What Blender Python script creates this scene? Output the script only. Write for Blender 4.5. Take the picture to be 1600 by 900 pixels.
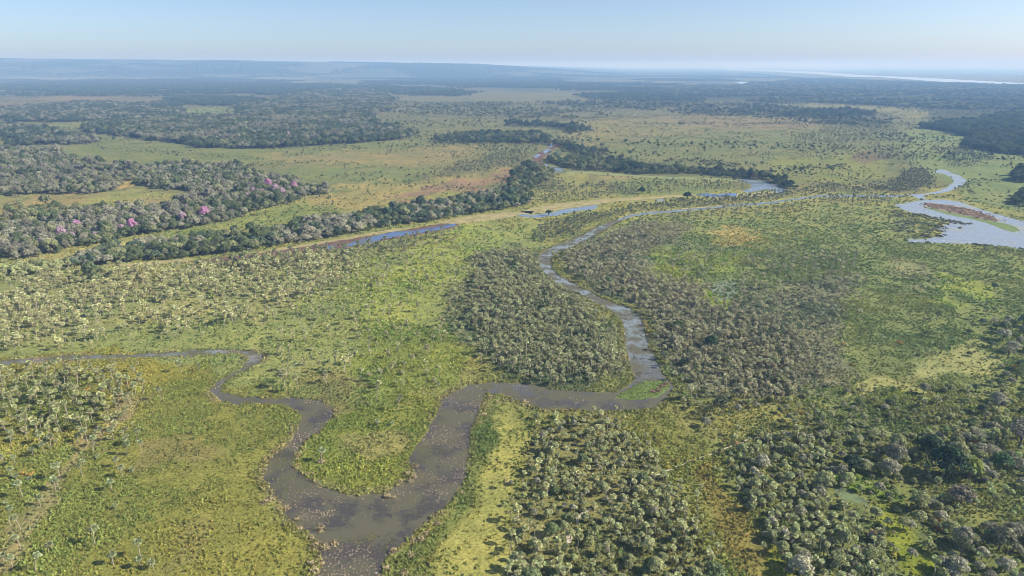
import bpy, math, random
import numpy as np
from mathutils import Vector
from mathutils.geometry import tessellate_polygon

for o in list(bpy.data.objects):
    bpy.data.objects.remove(o)
S = bpy.context.scene
COLL = S.collection
R = math.radians
random.seed(4)
RNG = np.random.default_rng(11)

# ------------------------------------------------------------------ camera, sky, sun, exposure
CAM_H = 150.0
LENS = 24.0
FPX = 1600 * LENS / 36.0          # focal length in photograph pixels
HORIZON = 102.0                   # row of the photograph where the plain ends
PITCH = math.atan((450 - HORIZON) / FPX)
cam_d = bpy.data.cameras.new('camera')
cam_d.lens = LENS; cam_d.sensor_width = 36.0
cam_d.clip_start = 1.0; cam_d.clip_end = 200000.0
cam = bpy.data.objects.new('camera', cam_d); COLL.objects.link(cam)
cam.location = (0, 0, CAM_H); cam.rotation_euler = (R(90) - PITCH, 0, 0)
S.camera = cam

SUN_EL, SUN_AZ = 35.0, -5.0       # azimuth measured from +X towards +Y
sd = Vector((math.cos(R(SUN_EL)) * math.cos(R(SUN_AZ)), math.cos(R(SUN_EL)) * math.sin(R(SUN_AZ)), math.sin(R(SUN_EL))))
W = bpy.data.worlds.new('World'); S.world = W; W.use_nodes = True
wn = W.node_tree; wn.nodes.clear()
sky = wn.nodes.new('ShaderNodeTexSky'); sky.sky_type = 'NISHITA'; sky.sun_disc = False
sky.sun_elevation = R(SUN_EL); sky.sun_rotation = math.atan2(sd.x, sd.y)
sky.altitude = 150; sky.air_density = 0.6; sky.dust_density = 1.1; sky.ozone_density = 2.2
bg = wn.nodes.new('ShaderNodeBackground'); bg.inputs['Strength'].default_value = 0.096
wo = wn.nodes.new('ShaderNodeOutputWorld')
wn.links.new(sky.outputs[0], bg.inputs[0]); wn.links.new(bg.outputs[0], wo.inputs[0])

sun_d = bpy.data.lights.new('sun', 'SUN'); sun_d.energy = 4.2; sun_d.angle = R(0.53); sun_d.color = (1.0, 0.955, 0.88)
sun = bpy.data.objects.new('sun', sun_d); COLL.objects.link(sun)
sun.rotation_euler = sd.to_track_quat('Z', 'Y').to_euler(); sun.location = (300, -100, 400)

S.view_settings.view_transform = 'Standard'; S.view_settings.look = 'None'
S.view_settings.gamma = 1.0; S.view_settings.use_curve_mapping = False
S.view_settings.exposure = 0.8
S.cycles.max_bounces = 4; S.cycles.diffuse_bounces = 2; S.cycles.glossy_bounces = 2
S.cycles.transmission_bounces = 2; S.cycles.transparent_max_bounces = 4; S.cycles.volume_bounces = 1
S.cycles.caustics_reflective = False; S.cycles.caustics_refractive = False
S.cycles.use_denoising = True; S.cycles.use_adaptive_sampling = False
S.cycles.filter_width = 0.8

# ------------------------------------------------------------------ helpers: survey, colour, noise
CP, SP = math.cos(PITCH), math.sin(PITCH)
def ground(u, v):
    """surveyed point of the photograph -> metres on the plain"""
    u = np.asarray(u, float); v = np.asarray(v, float)
    a = (u - 800) / FPX; b = (450 - v) / FPX
    dy = CP + b * SP; dz = -SP + b * CP
    t = CAM_H / np.maximum(-dz, 1e-6)
    return a * t, dy * t
def survey(x, y):
    """metres on the plain -> row and column of the photograph (for testing against traced outlines)"""
    x = np.asarray(x, float); y = np.asarray(y, float)
    d = y * CP + CAM_H * SP
    d = np.where(d > 1, d, 1)
    return 800 + FPX * x / d, 450 - FPX * (y * SP - CAM_H * CP) / d
def lin(c):
    c = np.asarray(c, float) / 255.0
    return np.where(c <= 0.04045, c / 12.92, ((c + 0.055) / 1.055) ** 2.4)
KL = 1.15                          # light on a flat sunlit surface, to turn seen colours into base colours
def alb(*c):
    return lin(c) / KL
def _h(i, j, s):
    h = (i * 374761393 + j * 668265263 + s * 974634777) & 0xFFFFFFFF
    h = ((h ^ (h >> 13)) * 1274126177) & 0xFFFFFFFF
    return ((h ^ (h >> 16)) & 0xFFFFFF) / float(0xFFFFFF)
def vnoise(x, y, s=0):
    xi = np.floor(x).astype(np.int64); yi = np.floor(y).astype(np.int64)
    fx = x - xi; fy = y - yi
    fx = fx * fx * (3 - 2 * fx); fy = fy * fy * (3 - 2 * fy)
    return (_h(xi, yi, s) * (1 - fx) + _h(xi + 1, yi, s) * fx) * (1 - fy) + (_h(xi, yi + 1, s) * (1 - fx) + _h(xi + 1, yi + 1, s) * fx) * fy
def fbm(x, y, scale, oct=4, s=0):
    t = 0; a = 0.5; n = 0
    x = np.asarray(x, float) / scale; y = np.asarray(y, float) / scale
    for k in range(oct):
        t = t + a * vnoise(x, y, s + k * 17); n += a; a *= 0.5; x = x * 2.03 + 7.1; y = y * 2.03 + 3.7
    return t / n
def inside(poly, u, v):
    p = np.asarray(poly, float); res = np.zeros(len(u), bool)
    m = (u > p[:, 0].min()) & (u < p[:, 0].max()) & (v > p[:, 1].min()) & (v < p[:, 1].max())
    if not m.any(): return res
    uu = u[m]; vv = v[m]; r = np.zeros(len(uu), bool)
    q = np.roll(p, -1, axis=0)
    for (x0, y0), (x1, y1) in zip(p, q):
        if y0 == y1: continue
        c = ((y0 > vv) != (y1 > vv)) & (uu < (x1 - x0) * (vv - y0) / (y1 - y0) + x0)
        r ^= c
    res[m] = r
    return res

def tag(o, label=None, cat=None, group=None, kind=None):
    if label: o['label'] = label
    if cat: o['category'] = cat
    if group: o['group'] = group
    if kind: o['kind'] = kind
    return o
def mesh_from(name, verts, faces, mats=(), fmat=None, smooth=False):
    me = bpy.data.meshes.new(name)
    me.from_pydata([tuple(v) for v in verts], [], [tuple(f) for f in faces])
    for m in mats: me.materials.append(m)
    if fmat is not None: me.polygons.foreach_set('material_index', np.asarray(fmat, np.int32))
    if smooth: me.polygons.foreach_set('use_smooth', np.ones(len(me.polygons), bool))
    me.update()
    return me
def link(name, me, parent=None):
    o = bpy.data.objects.new(name, me); COLL.objects.link(o)
    if parent: o.parent = parent
    return o

# ------------------------------------------------------------------ materials
def new_mat(name):
    m = bpy.data.materials.new(name); m.use_nodes = True
    nt = m.node_tree; nt.nodes.clear()
    out = nt.nodes.new('ShaderNodeOutputMaterial')
    return m, nt, out
def N(nt, typ, **kw):
    n = nt.nodes.new(typ)
    for k, v in kw.items():
        if k.startswith('i_'):
            n.inputs[int(k[2:]) if k[2:].isdigit() else k[2:].replace('_', ' ')].default_value = v
        else: setattr(n, k, v)
    return n
def mixc(nt, fac, a, b, blend='MIX'):
    n = nt.nodes.new('ShaderNodeMix'); n.data_type = 'RGBA'; n.blend_type = blend
    for sock, val in ((0, fac), (6, a), (7, b)):
        if hasattr(val, 'is_linked') or hasattr(val, 'links'): nt.links.new(val, n.inputs[sock])
        elif sock == 0: n.inputs[0].default_value = val
        else: n.inputs[sock].default_value = (*val[:3], 1)
    return n.outputs[2]
def ramp(nt, fac, stops):
    n = nt.nodes.new('ShaderNodeValToRGB'); nt.links.new(fac, n.inputs[0])
    while len(n.color_ramp.elements) < len(stops): n.color_ramp.elements.new(0.5)
    for e, (p, c) in zip(n.color_ramp.elements, stops):
        e.position = p; e.color = (c, c, c, 1) if not hasattr(c, '__len__') else (*c[:3], 1)
    return n.outputs[0]
def noise(nt, vec, scale, detail=3, rough=0.55):
    n = N(nt, 'ShaderNodeTexNoise'); n.inputs['Scale'].default_value = scale
    n.inputs['Detail'].default_value = detail; n.inputs['Roughness'].default_value = rough
    nt.links.new(vec, n.inputs['Vector'])
    return n.outputs[0]

def leaf_material(name, translucent=0.18, lo=0.62, hi=1.35):
    """foliage: the plant's own tint, each leaf clump a little lighter or darker"""
    m, nt, out = new_mat(name)
    at = N(nt, 'ShaderNodeAttribute', attribute_type='INSTANCER', attribute_name='Col')
    geo = N(nt, 'ShaderNodeNewGeometry')
    var = ramp(nt, geo.outputs['Random Per Island'], [(0, lo), (1, hi)])
    col = mixc(nt, 1.0, at.outputs['Color'], var, 'MULTIPLY')
    d = N(nt, 'ShaderNodeBsdfDiffuse'); t = N(nt, 'ShaderNodeBsdfTranslucent')
    nt.links.new(col, d.inputs[0]); nt.links.new(col, t.inputs[0])
    mx = N(nt, 'ShaderNodeMixShader'); mx.inputs[0].default_value = translucent
    nt.links.new(d.outputs[0], mx.inputs[1]); nt.links.new(t.outputs[0], mx.inputs[2])
    nt.links.new(mx.outputs[0], out.inputs[0])
    return m
def bark_material(name, c1, c2, sc):
    m, nt, out = new_mat(name)
    tc = N(nt, 'ShaderNodeTexCoord')
    f = noise(nt, tc.outputs['Object'], sc, 3)
    col = mixc(nt, ramp(nt, f, [(0.35, 0), (0.65, 1)]), c1, c2)
    d = N(nt, 'ShaderNodeBsdfDiffuse'); nt.links.new(col, d.inputs[0]); nt.links.new(d.outputs[0], out.inputs[0])
    return m
M_LEAF = leaf_material('broad_leaves', 0.28, 0.6, 1.4)
M_FAN = leaf_material('fan_leaves', 0.32, 0.7, 1.3)
M_HERB = leaf_material('herb_leaves', 0.25, 0.75, 1.25)
M_TWIG = leaf_material('dry_twigs', 0.1, 0.7, 1.3)
M_PALMBARK = bark_material('palm_bark', alb(150, 138, 118), alb(196, 184, 160), 3.0)
M_BARK = bark_material('tree_bark', alb(92, 82, 70), alb(140, 128, 112), 2.0)
M_DEADFAN = bark_material('dead_fan_leaves', alb(132, 120, 92), alb(164, 150, 116), 2.5)

def ground_material():
    m, nt, out = new_mat('marsh_ground')
    at = N(nt, 'ShaderNodeAttribute', attribute_type='GEOMETRY', attribute_name='Col')
    geo = N(nt, 'ShaderNodeNewGeometry'); pos = geo.outputs['Position']
    n1 = noise(nt, pos, 0.9, 4, 0.65); n2 = noise(nt, pos, 0.12, 4, 0.6); n3 = noise(nt, pos, 0.02, 4, 0.6); n4 = noise(nt, pos, 0.0035, 4, 0.6)
    c = mixc(nt, 1.0, at.outputs['Color'], ramp(nt, n1, [(0.3, 0.52), (0.7, 1.42)]), 'MULTIPLY')
    c = mixc(nt, 1.0, c, ramp(nt, n2, [(0.3, (0.78, 0.80, 0.78)), (0.7, (1.22, 1.18, 1.12))]), 'MULTIPLY')
    c = mixc(nt, 1.0, c, ramp(nt, n3, [(0.3, (0.74, 0.82, 0.84)), (0.7, (1.2, 1.1, 1.02))]), 'MULTIPLY')
    c = mixc(nt, 1.0, c, ramp(nt, n4, [(0.3, (0.92, 0.97, 0.96)), (0.7, (1.08, 1.02, 1.0))]), 'MULTIPLY')
    b = N(nt, 'ShaderNodeBump'); b.inputs['Strength'].default_value = 0.55; b.inputs['Distance'].default_value = 0.5
    nt.links.new(n1, b.inputs['Height'])
    d = N(nt, 'ShaderNodeBsdfDiffuse'); nt.links.new(c, d.inputs[0]); nt.links.new(b.outputs[0], d.inputs['Normal'])
    nt.links.new(d.outputs[0], out.inputs[0])
    return m

def water_material(name, murk, weed, cover, rough=0.12, scale=0.05, murk_far=None, ysplit=None, spec=0.5, ripple=0.12):
    """shallow standing water: murky body colour (mirrored sky painted in for the blue ponds), weed mats floating on part of it, sky mirrored on the rest"""
    m, nt, out = new_mat(name)
    geo = N(nt, 'ShaderNodeNewGeometry'); pos = geo.outputs['Position']
    body = None
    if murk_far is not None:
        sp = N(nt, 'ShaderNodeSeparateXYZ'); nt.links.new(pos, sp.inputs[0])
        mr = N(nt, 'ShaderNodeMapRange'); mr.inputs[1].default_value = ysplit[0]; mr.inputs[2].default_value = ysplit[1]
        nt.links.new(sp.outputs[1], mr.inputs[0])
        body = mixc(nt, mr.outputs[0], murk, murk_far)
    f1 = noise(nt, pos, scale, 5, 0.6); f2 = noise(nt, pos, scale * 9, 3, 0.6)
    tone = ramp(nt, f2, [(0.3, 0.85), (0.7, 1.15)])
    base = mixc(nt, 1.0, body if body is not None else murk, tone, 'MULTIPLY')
    msk = N(nt, 'ShaderNodeMath', operation='ADD'); sc = N(nt, 'ShaderNodeMath', operation='MULTIPLY'); sc.inputs[1].default_value = 0.35
    nt.links.new(f2, sc.inputs[0]); nt.links.new(f1, msk.inputs[0]); nt.links.new(sc.outputs[0], msk.inputs[1])
    mask = ramp(nt, msk.outputs[0], [(max(0.0, 0.80 - cover * 0.35), 0), (min(1.0, 0.92 - cover * 0.35), 1)])
    col = mixc(nt, mask, base, weed)
    p = N(nt, 'ShaderNodeBsdfPrincipled'); nt.links.new(col, p.inputs['Base Color'])
    rr = ramp(nt, mask, [(0, rough), (1, 0.7)]); nt.links.new(rr, p.inputs['Roughness'])
    p.inputs['Specular IOR Level'].default_value = spec
    w = noise(nt, pos, 0.8, 3, 0.6)
    b = N(nt, 'ShaderNodeBump'); b.inputs['Strength'].default_value = ripple; b.inputs['Distance'].default_value = 0.1
    nt.links.new(w, b.inputs['Height']); nt.links.new(b.outputs[0], p.inputs['Normal'])
    nt.links.new(p.outputs[0], out.inputs[0])
    return m
def earth_material(name, c1, c2, scale=0.25):
    m, nt, out = new_mat(name)
    geo = N(nt, 'ShaderNodeNewGeometry'); pos = geo.outputs['Position']
    f = noise(nt, pos, scale, 5, 0.65)
    col = mixc(nt, ramp(nt, f, [(0.36, 0), (0.62, 1)]), c1, c2)
    b = N(nt, 'ShaderNodeBump'); b.inputs['Strength'].default_value = 0.5; b.inputs['Distance'].default_value = 0.3
    nt.links.new(f, b.inputs['Height'])
    d = N(nt, 'ShaderNodeBsdfDiffuse'); nt.links.new(col, d.inputs[0]); nt.links.new(b.outputs[0], d.inputs['Normal'])
    nt.links.new(d.outputs[0], out.inputs[0])
    return m

# ------------------------------------------------------------------ traced outlines (photograph pixels, projected onto the plain)
SLOUGH_N = [(-60,570),(0,564),(50,559),(100,556),(200,554),(275,550),(350,546),(400,549),(411,555),(412,561),(404,568),(390,576),(362,590),(346,602),(347,612),(375,621),(400,621),(425,624),(462,622),(500,626),(517,635),(520,650),(507,665),(497,675),(472,692),(458,712),(457,730),(477,747),(505,761),(545,774),(560,775),(580,770),(600,774),(617,762),(637,750),(648,740),(640,725),(640,712),(652,695),(667,675),(682,647),(692,625),(710,612),(732,602),(757,599),(800,598),(832,600),(862,609),(925,612),(962,613),(985,601),(993,592),(985,570),(977,542),(975,520),(972,500),(955,485),(925,470),(900,456),(885,452),(862,440),(845,420),(840,402),(850,392),(875,381),(905,371),(925,359),(950,347),(964,344)]
SLOUGH_E = [(970,345),(960,350),(940,362),(920,373),(900,383),(868,396),(860,406),(862,420),(875,432),(900,445),(920,456),(950,470),(985,482),(1002,497),(1007,515),(1015,545),(1025,562),(1037,585),(1050,600),(1052,608),(1040,624),(1025,635),(1000,640),(940,642),(900,640),(850,639),(828,634),(806,624),(785,616),(768,616),(760,612),(752,630),(745,650),(735,672),(732,712),(727,740),(715,767),(700,787),(675,807),(650,825),(632,845),(617,860),(600,875),(592,900),(560,980)]
SLOUGH_W = [(-60,580),(0,572),(100,563),(200,560),(275,557),(325,553),(375,553),(389,560),(375,578),(342,595),(327,610),(342,625),(370,632),(400,630),(450,634),(470,647),(472,657),(462,675),(450,695),(425,712),(415,735),(410,747),(422,760),(432,775),(442,790),(450,810),(470,827),(482,832),(497,850),(505,865),(507,882),(494,900),(450,980)]
SLOUGH = SLOUGH_N + SLOUGH_E + SLOUGH_W[::-1]
ISLET = [(962,620),(978,611),(1000,602),(1020,595),(1040,596),(1046,606),(1038,615),(1022,621),(995,625),(970,624)]
LAKE = [(1398,320),(1415,317),(1432,314),(1447,312),(1475,312),(1500,315),(1532,327),(1562,336),(1600,346),(1700,372),(1700,410),(1600,391),(1575,385),(1525,382),(1475,380),(1425,379),(1410,374),(1437,374),(1470,369),(1474,361),(1458,355),(1478,351),(1489,348),(1470,343),(1450,337),(1425,332),(1408,327)]
LAKE_ISLE = [(1440,319),(1452,317),(1487,321),(1522,328),(1550,338),(1566,345),(1552,346),(1525,340),(1484,332),(1455,325)]
BEND = [(1458,269),(1467,265),(1477,265),(1487,270),(1500,275),(1510,281),(1506,288),(1490,296),(1480,300),(1455,304),(1442,306),(1447,311),(1436,311),(1425,306),(1412,304),(1440,303),(1465,299),(1482,291),(1491,283),(1487,277),(1475,272)]
CANAL = [(966,344),(982,338),(1012,333),(1050,330),(1100,326),(1150,321),(1200,317),(1237,312),(1282,306),(1350,306),(1412,306)]
PONDS = [
 ([(535,384),(550,379),(562,375),(595,366),(612,362),(650,360),(675,355),(700,350),(713,349),(709,354),(682,360),(662,363),(640,367),(612,371),(575,380),(550,385)], 'blue'),
 ([(508,386),(520,383),(526,384),(515,389)], 'blue'),
 ([(808,337),(818,334),(830,336),(845,334),(862,332),(880,327),(895,325),(915,322),(936,320),(930,327),(895,331),(870,337),(845,340),(825,340)], 'pale'),
 ([(1023,312),(1037,311),(1037,314),(1025,315)], 'pale'),
 ([(1085,303),(1105,302),(1120,304),(1140,301),(1152,302),(1150,307),(1130,308),(1100,307)], 'blue'),
 ([(1152,281),(1175,280),(1200,284),(1217,290),(1229,297),(1217,302),(1205,298),(1198,295),(1184,298),(1168,301),(1158,300),(1171,295),(1176,289),(1164,285)], 'pale'),
 ([(849,262),(862,260),(880,264),(884,268),(866,268),(852,265)], 'pale'),
 ([(845,237),(856,232),(862,235),(852,240)], 'pale'), ([(833,244),(842,240),(846,242),(837,247)], 'pale'), ([(855,229),(862,225),(866,229),(860,231)], 'pale'), ([(850,257),(856,256),(857,259),(850,259)], 'pale'),
 ([(1149,129),(1158,127.6),(1168,128.3),(1166,130.3),(1155,131)], 'far'), ([(1247,128),(1262,127.5),(1262,129),(1250,129.2)], 'far'), ([(1176,131.5),(1186,131.5),(1184,132.6),(1177,132.6)], 'far'),
]
MARSHPOND = [(1113,446),(1128,440),(1148,443),(1150,458),(1142,471),(1124,469),(1112,458)]
GREENPOND = [(1303,764),(1318,762),(1340,773),(1357,783),(1340,786),(1318,779)]
FARRIVER_T = [(1130,107.4),(1200,109.6),(1282,112.4),(1345,117.2),(1375,118.4),(1462,122.4),(1600,129.8),(1760,138)]
FARRIVER_B = [(1130,108.6),(1200,111.6),(1282,116.2),(1330,120.2),(1375,120.6),(1462,127.2),(1600,133.2),(1760,142)]
FARRIVER = FARRIVER_T + FARRIVER_B[::-1]
FARLAGOONS = [[(1222,105.6),(1262,105.4),(1270,106.3),(1225,106.5)], [(1270,108.2),(1325,108.0),(1330,108.8),(1275,109.2)], [(1390,106.8),(1408,106.8),(1408,107.5),(1390,107.5)]]
MUD = [(270,412),(330,404),(400,396),(460,388),(520,378),(580,368),(640,358),(700,347),(716,347),(712,356),(660,366),(600,376),(540,388),(470,394),(400,402),(330,410)]
SANDS = [
 ([(160,414),(230,409),(300,404),(290,409),(200,418)], 'pale dry sedge strip below the gallery forest'),
 ([(400,393),(480,381),(560,367),(640,354),(640,357),(560,371),(480,385),(400,397)], 'thin pale sedge edge between forest and mud'),
 ([(680,349),(720,339),(770,333),(815,330),(835,330),(830,334),(790,341),(740,347),(712,350)], 'broad straw-coloured sandbar right of the blue pool'),
 ([(812,331),(850,320),(890,316),(950,311),(1010,307),(1060,304),(1092,303),(1085,306),(1030,310),(960,315),(935,319),(895,324),(862,330),(830,334)], 'straw-coloured sandbar above the long pale pool'),
 ([(1100,306),(1160,303),(1210,298),(1225,300),(1200,306),(1120,310)], 'pale sedge strip inside the oxbow bend')]
OXBOW = [(884,268),(925,268),(980,273),(1040,276),(1100,278),(1150,281),(1160,284),(1100,281),(1040,279),(980,276),(925,272),(884,271)]
def ribbon(line, width_px):
    p = np.asarray(line, float); a, b = [], []
    for k, q in enumerate(p):
        t = p[min(k + 1, len(p) - 1)] - p[max(k - 1, 0)]; t /= np.hypot(*t)
        n = np.array([-t[1], t[0]]); w = width_px[k] if hasattr(width_px, '__len__') else width_px
        a.append(tuple(q + n * w * .5)); b.append(tuple(q - n * w * .5))
    return a + b[::-1]
CANAL_P = ribbon(CANAL, [4, 3.6, 3.2, 3, 2.8, 2.8, 2.6, 2.6, 2.6, 2.4, 2.2])
BEDS = [MUD, OXBOW] + [p for p, l in SANDS]
WATERS = [CANAL_P, SLOUGH, LAKE, BEND, GREENPOND] + [p for p, k in PONDS]

# ground patches: colour as seen in sun (sRGB), softness (px), herb cover, outline
G = [
 ((140,140,112), 6, .5, [(-400,103),(2000,103),(2000,190),(-400,190)]),
 ((100,110,96), 6, .3, [(-400,103),(600,103),(700,108),(2000,104),(2000,114),(600,114),(-400,116)]),
 ((144,146,110), 10, .5, [(-400,188),(2000,188),(2000,300),(-400,300)]),
 ((108,112,96), 4, .3, [(1020,138),(1200,128),(1400,128),(1700,134),(1700,250),(1562,240),(1512,232),(1507,222),(1532,216),(1437,201),(1525,190),(1500,185),(1462,190),(1440,183),(1460,177),(1437,169),(1262,160),(1200,162),(1100,158)]),
 ((160,132,118), 2, .3, [(1475,157),(1560,150),(1600,152),(1600,156),(1520,160),(1480,160)]),
 ((150,140,108), 3, .4, [(0,128),(75,130),(70,136),(0,142)]),
 ((158,146,116), 4, .4, [(0,146),(120,147),(250,150),(260,160),(120,162),(0,168)]),
 ((150,158,112), 4, .5, [(285,170),(375,165),(362,185),(285,182)]),
 ((144,150,106), 4, .5, [(0,196),(125,193),(150,212),(250,226),(400,234),(600,222),(700,224),(640,232),(520,245),(420,262),(300,255),(200,254),(110,244),(60,236),(150,224),(95,214),(60,204)]),
 ((164,156,116), 8, .5, [(400,242),(560,236),(650,232),(740,230),(760,240),(700,262),(640,275),(560,270),(450,258)]),
 ((140,148,104), 8, .5, [(430,270),(520,258),(640,262),(700,262),(650,282),(560,296),(470,285)]),
 ((172,162,112), 6, .5, [(500,300),(560,290),(660,285),(720,275),(800,262),(815,268),(760,290),(690,308),(600,325),(500,345),(440,345)]),
 ((165,142,118), 5, .4, [(600,312),(650,298),(720,282),(800,264),(812,266),(808,276),(760,290),(690,306),(620,320)]),
 ((144,152,94), 5, .6, [(250,363),(350,346),(400,332),(480,318),(520,322),(560,328),(480,342),(400,358),(320,370),(240,376)]),
 ((178,168,112), 6, .6, [(0,402),(90,396),(210,372),(240,376),(160,386),(107,402),(60,412),(0,416)]),
 ((162,150,106), 5, .3, [(0,312),(62,303),(170,300),(140,314),(90,326),(45,336),(0,344)]),
 ((182,166,116), 4, .3, [(140,270),(175,268),(214,275),(207,288),(180,296),(176,285)]),
 ((178,170,116), 4, .3, [(250,264),(295,268),(327,277),(315,288),(295,283)]),
 ((160,150,114), 4, .3, [(205,315),(240,308),(278,312),(265,324),(220,330)]),
 ((172,160,110), 4, .3, [(0,288),(32,284),(30,292),(0,300)]),
 ((170,150,118), 4, .3, [(65,338),(100,336),(95,348),(72,350)]),
 ((160,156,116), 8, .5, [(880,190),(1000,178),(1200,180),(1300,190),(1320,200),(1200,205),(1080,210),(1000,215),(900,230),(870,215)]),
 ((160,150,120), 8, .4, [(980,182),(1100,180),(1280,190),(1310,198),(1200,204),(1080,200)]),
 ((148,152,112), 10, .5, [(1000,215),(1150,205),(1400,205),(1440,230),(1330,262),(1200,268),(1050,258),(930,238)]),
 ((152,157,104), 8, .5, [(1200,248),(1320,240),(1400,250),(1380,278),(1300,286),(1220,276)]),
 ((146,134,112), 4, .3, [(1322,243),(1345,238),(1390,243),(1385,252),(1345,256),(1325,250)]),
 ((148,158,112), 6, .5, [(1430,196),(1530,212),(1600,240),(1640,300),(1600,340),(1520,312),(1500,295),(1420,255),(1400,225)]),
 ((158,156,116), 3, .5, [(1200,166),(1262,161),(1430,170),(1455,178),(1430,186),(1405,180),(1300,170)]),
 ((162,160,108), 5, .4, [(865,276),(918,272),(912,300),(880,302)]),
 ((168,160,118), 6, .4, [(920,280),(975,276),(1000,283),(960,290)]),
 ((146,154,104), 6, .5, [(960,285),(1100,279),(1160,285),(1100,300),(960,304)]),
 # middle marsh
 ((146,152,92), 12, .4, [(-300,430),(300,420),(520,396),(720,360),(840,345),(850,400),(760,420),(690,520),(720,600),(400,620),(0,560),(-300,560)]),
 ((154,162,88), 14, .5, [(560,430),(640,390),(720,370),(780,372),(760,400),(690,440),(660,520),(560,520),(540,470)]),
 ((148,150,96), 10, .2, [(-200,445),(130,428),(300,424),(440,405),(520,430),(420,500),(-200,550)]),
 ((126,132,92), 8, .7, [(745,392),(840,380),(850,430),(905,465),(960,508),(970,580),(900,606),(790,590),(720,545),(700,490),(740,430)]),
 ((140,148,92), 12, .9, [(860,405),(965,355),(1080,345),(1400,318),(1430,345),(1480,380),(1700,400),(1700,760),(1300,650),(1060,620),(1000,500)]),
 ((134,136,104), 10, .8, [(868,400),(960,365),(1010,352),(1080,360),(1010,400),(1060,440),(1180,470),(1320,420),(1345,450),(1300,520),(1330,600),(1200,650),(1060,610),(1010,500),(930,452)]),
 ((178,164,104), 7, .5, [(1108,368),(1150,362),(1192,372),(1185,384),(1130,380)]),
 ((150,160,84), 8, .8, [(1000,410),(1100,390),(1180,400),(1130,425),(1030,428)]),
 ((158,166,84), 10, .7, [(1455,450),(1500,442),(1560,460),(1530,470),(1470,466)]),
 ((150,150,104), 8, .6, [(1395,400),(1430,410),(1470,440),(1440,450),(1380,430)]),
 ((158,172,70), 4, .7, [(1100,458),(1118,470),(1146,472),(1142,480),(1112,480),(1098,470)]),
 ((160,160,104), 8, .3, [(1307,628),(1318,612),(1350,598),(1380,586),(1417,585),(1450,552),(1465,543),(1535,538),(1572,567),(1550,585),(1475,588),(1428,591),(1457,615),(1475,625),(1420,618),(1375,613),(1350,632)]),
 ((150,158,80), 8, .7, [(1370,632),(1400,615),(1450,622),(1455,650),(1420,665),(1380,650)]),
 ((132,142,100), 5, .34, list(MARSHPOND)),
 # foreground
 ((152,151,80), 10, 1.0, [(-400,562),(100,563),(330,556),(340,600),(470,645),(410,745),(510,870),(480,1100),(-400,1100)]),
 ((160,156,80), 10, 1.0, [(-50,585),(100,566),(330,556),(325,590),(300,600),(150,578),(0,600)]),
 ((126,134,72), 10, 1.0, [(0,610),(80,605),(170,630),(160,670),(60,675),(0,660)]),
 ((158,148,100), 9, .3, [(195,625),(225,612),(240,622),(215,660),(170,700),(110,740),(80,790),(40,830),(0,890),(-30,880),(10,820),(60,760),(120,715),(170,680)]),
 ((146,138,84), 14, .6, [(240,690),(330,690),(350,715),(310,745),(250,755),(200,765),(190,740)]),
 ((142,138,80), 14, .6, [(270,820),(330,800),(320,850),(270,880),(255,900),(240,880)]),
 ((150,154,78), 8, 1.0, [(460,690),(520,640),(690,625),(660,690),(640,750),(560,774),(470,740)]),
 ((154,148,90), 12, .5, [(545,680),(600,672),(640,680),(620,715),(560,725),(535,705)]),
 ((146,140,88), 14, .55, [(480,600),(530,590),(560,610),(530,660),(505,640)]),
 ((150,158,84), 10, .9, [(560,520),(700,500),(740,560),(700,610),(600,640),(560,600)]),
 ((144,146,82), 8, .8, [(730,640),(830,640),(960,645),(1130,690),(1250,900),(1300,1100),(480,1100),(600,880),(720,770)]),
 ((160,158,90), 8, .3, [(778,640),(800,640),(828,655),(828,690),(800,735),(792,790),(790,900),(790,1000),(660,1000),(690,870),(720,820),(742,770),(752,725),(776,700)]),
 ((128,138,78), 8, 1.0, [(735,660),(772,650),(776,690),(748,730),(720,790),(680,870),(640,900),(620,890),(680,820),(730,740)]),
 ((142,140,88), 8, .7, [(830,660),(960,655),(1010,710),(1060,780),(1110,900),(1140,1100),(800,1100),(800,800),(815,740)]),
 ((132,138,84), 10, .8, [(1120,690),(1330,650),(1480,640),(1700,620),(1700,1100),(1290,1100),(1240,900),(1150,780)]),
 ((148,140,80), 8, .9, [(1085,745),(1110,740),(1160,800),(1190,860),(1200,900),(1160,900),(1120,830)]),
 ((122,144,70), 8, .9, [(1272,742),(1312,742),(1350,752),(1395,770),(1415,793),(1375,788),(1340,776),(1305,762)]),
 ((158,162,66), 8, .9, [(1372,790),(1415,808),(1422,835),(1478,860),(1470,888),(1440,900),(1400,872),(1372,825)]),
 ((156,160,70), 8, .9, [(1195,850),(1215,880),(1230,905),(1200,930),(1180,880)]),
 ((150,150,100), 5, .3, [(835,825),(880,815),(900,835),(880,865),(840,860)]),
]
for k, g in enumerate(G):                      # the seen colours of far patches include the air in front of them: take it out
    vm = sum(p[1] for p in g[3]) / len(g[3]); f = min(1, max(0, (400 - vm) / 160))
    G[k] = (tuple(c - d * f for c, d in zip(g[0], (22, 22, 26))), g[1], g[2], g[3] + [g[3][0]])

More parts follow.
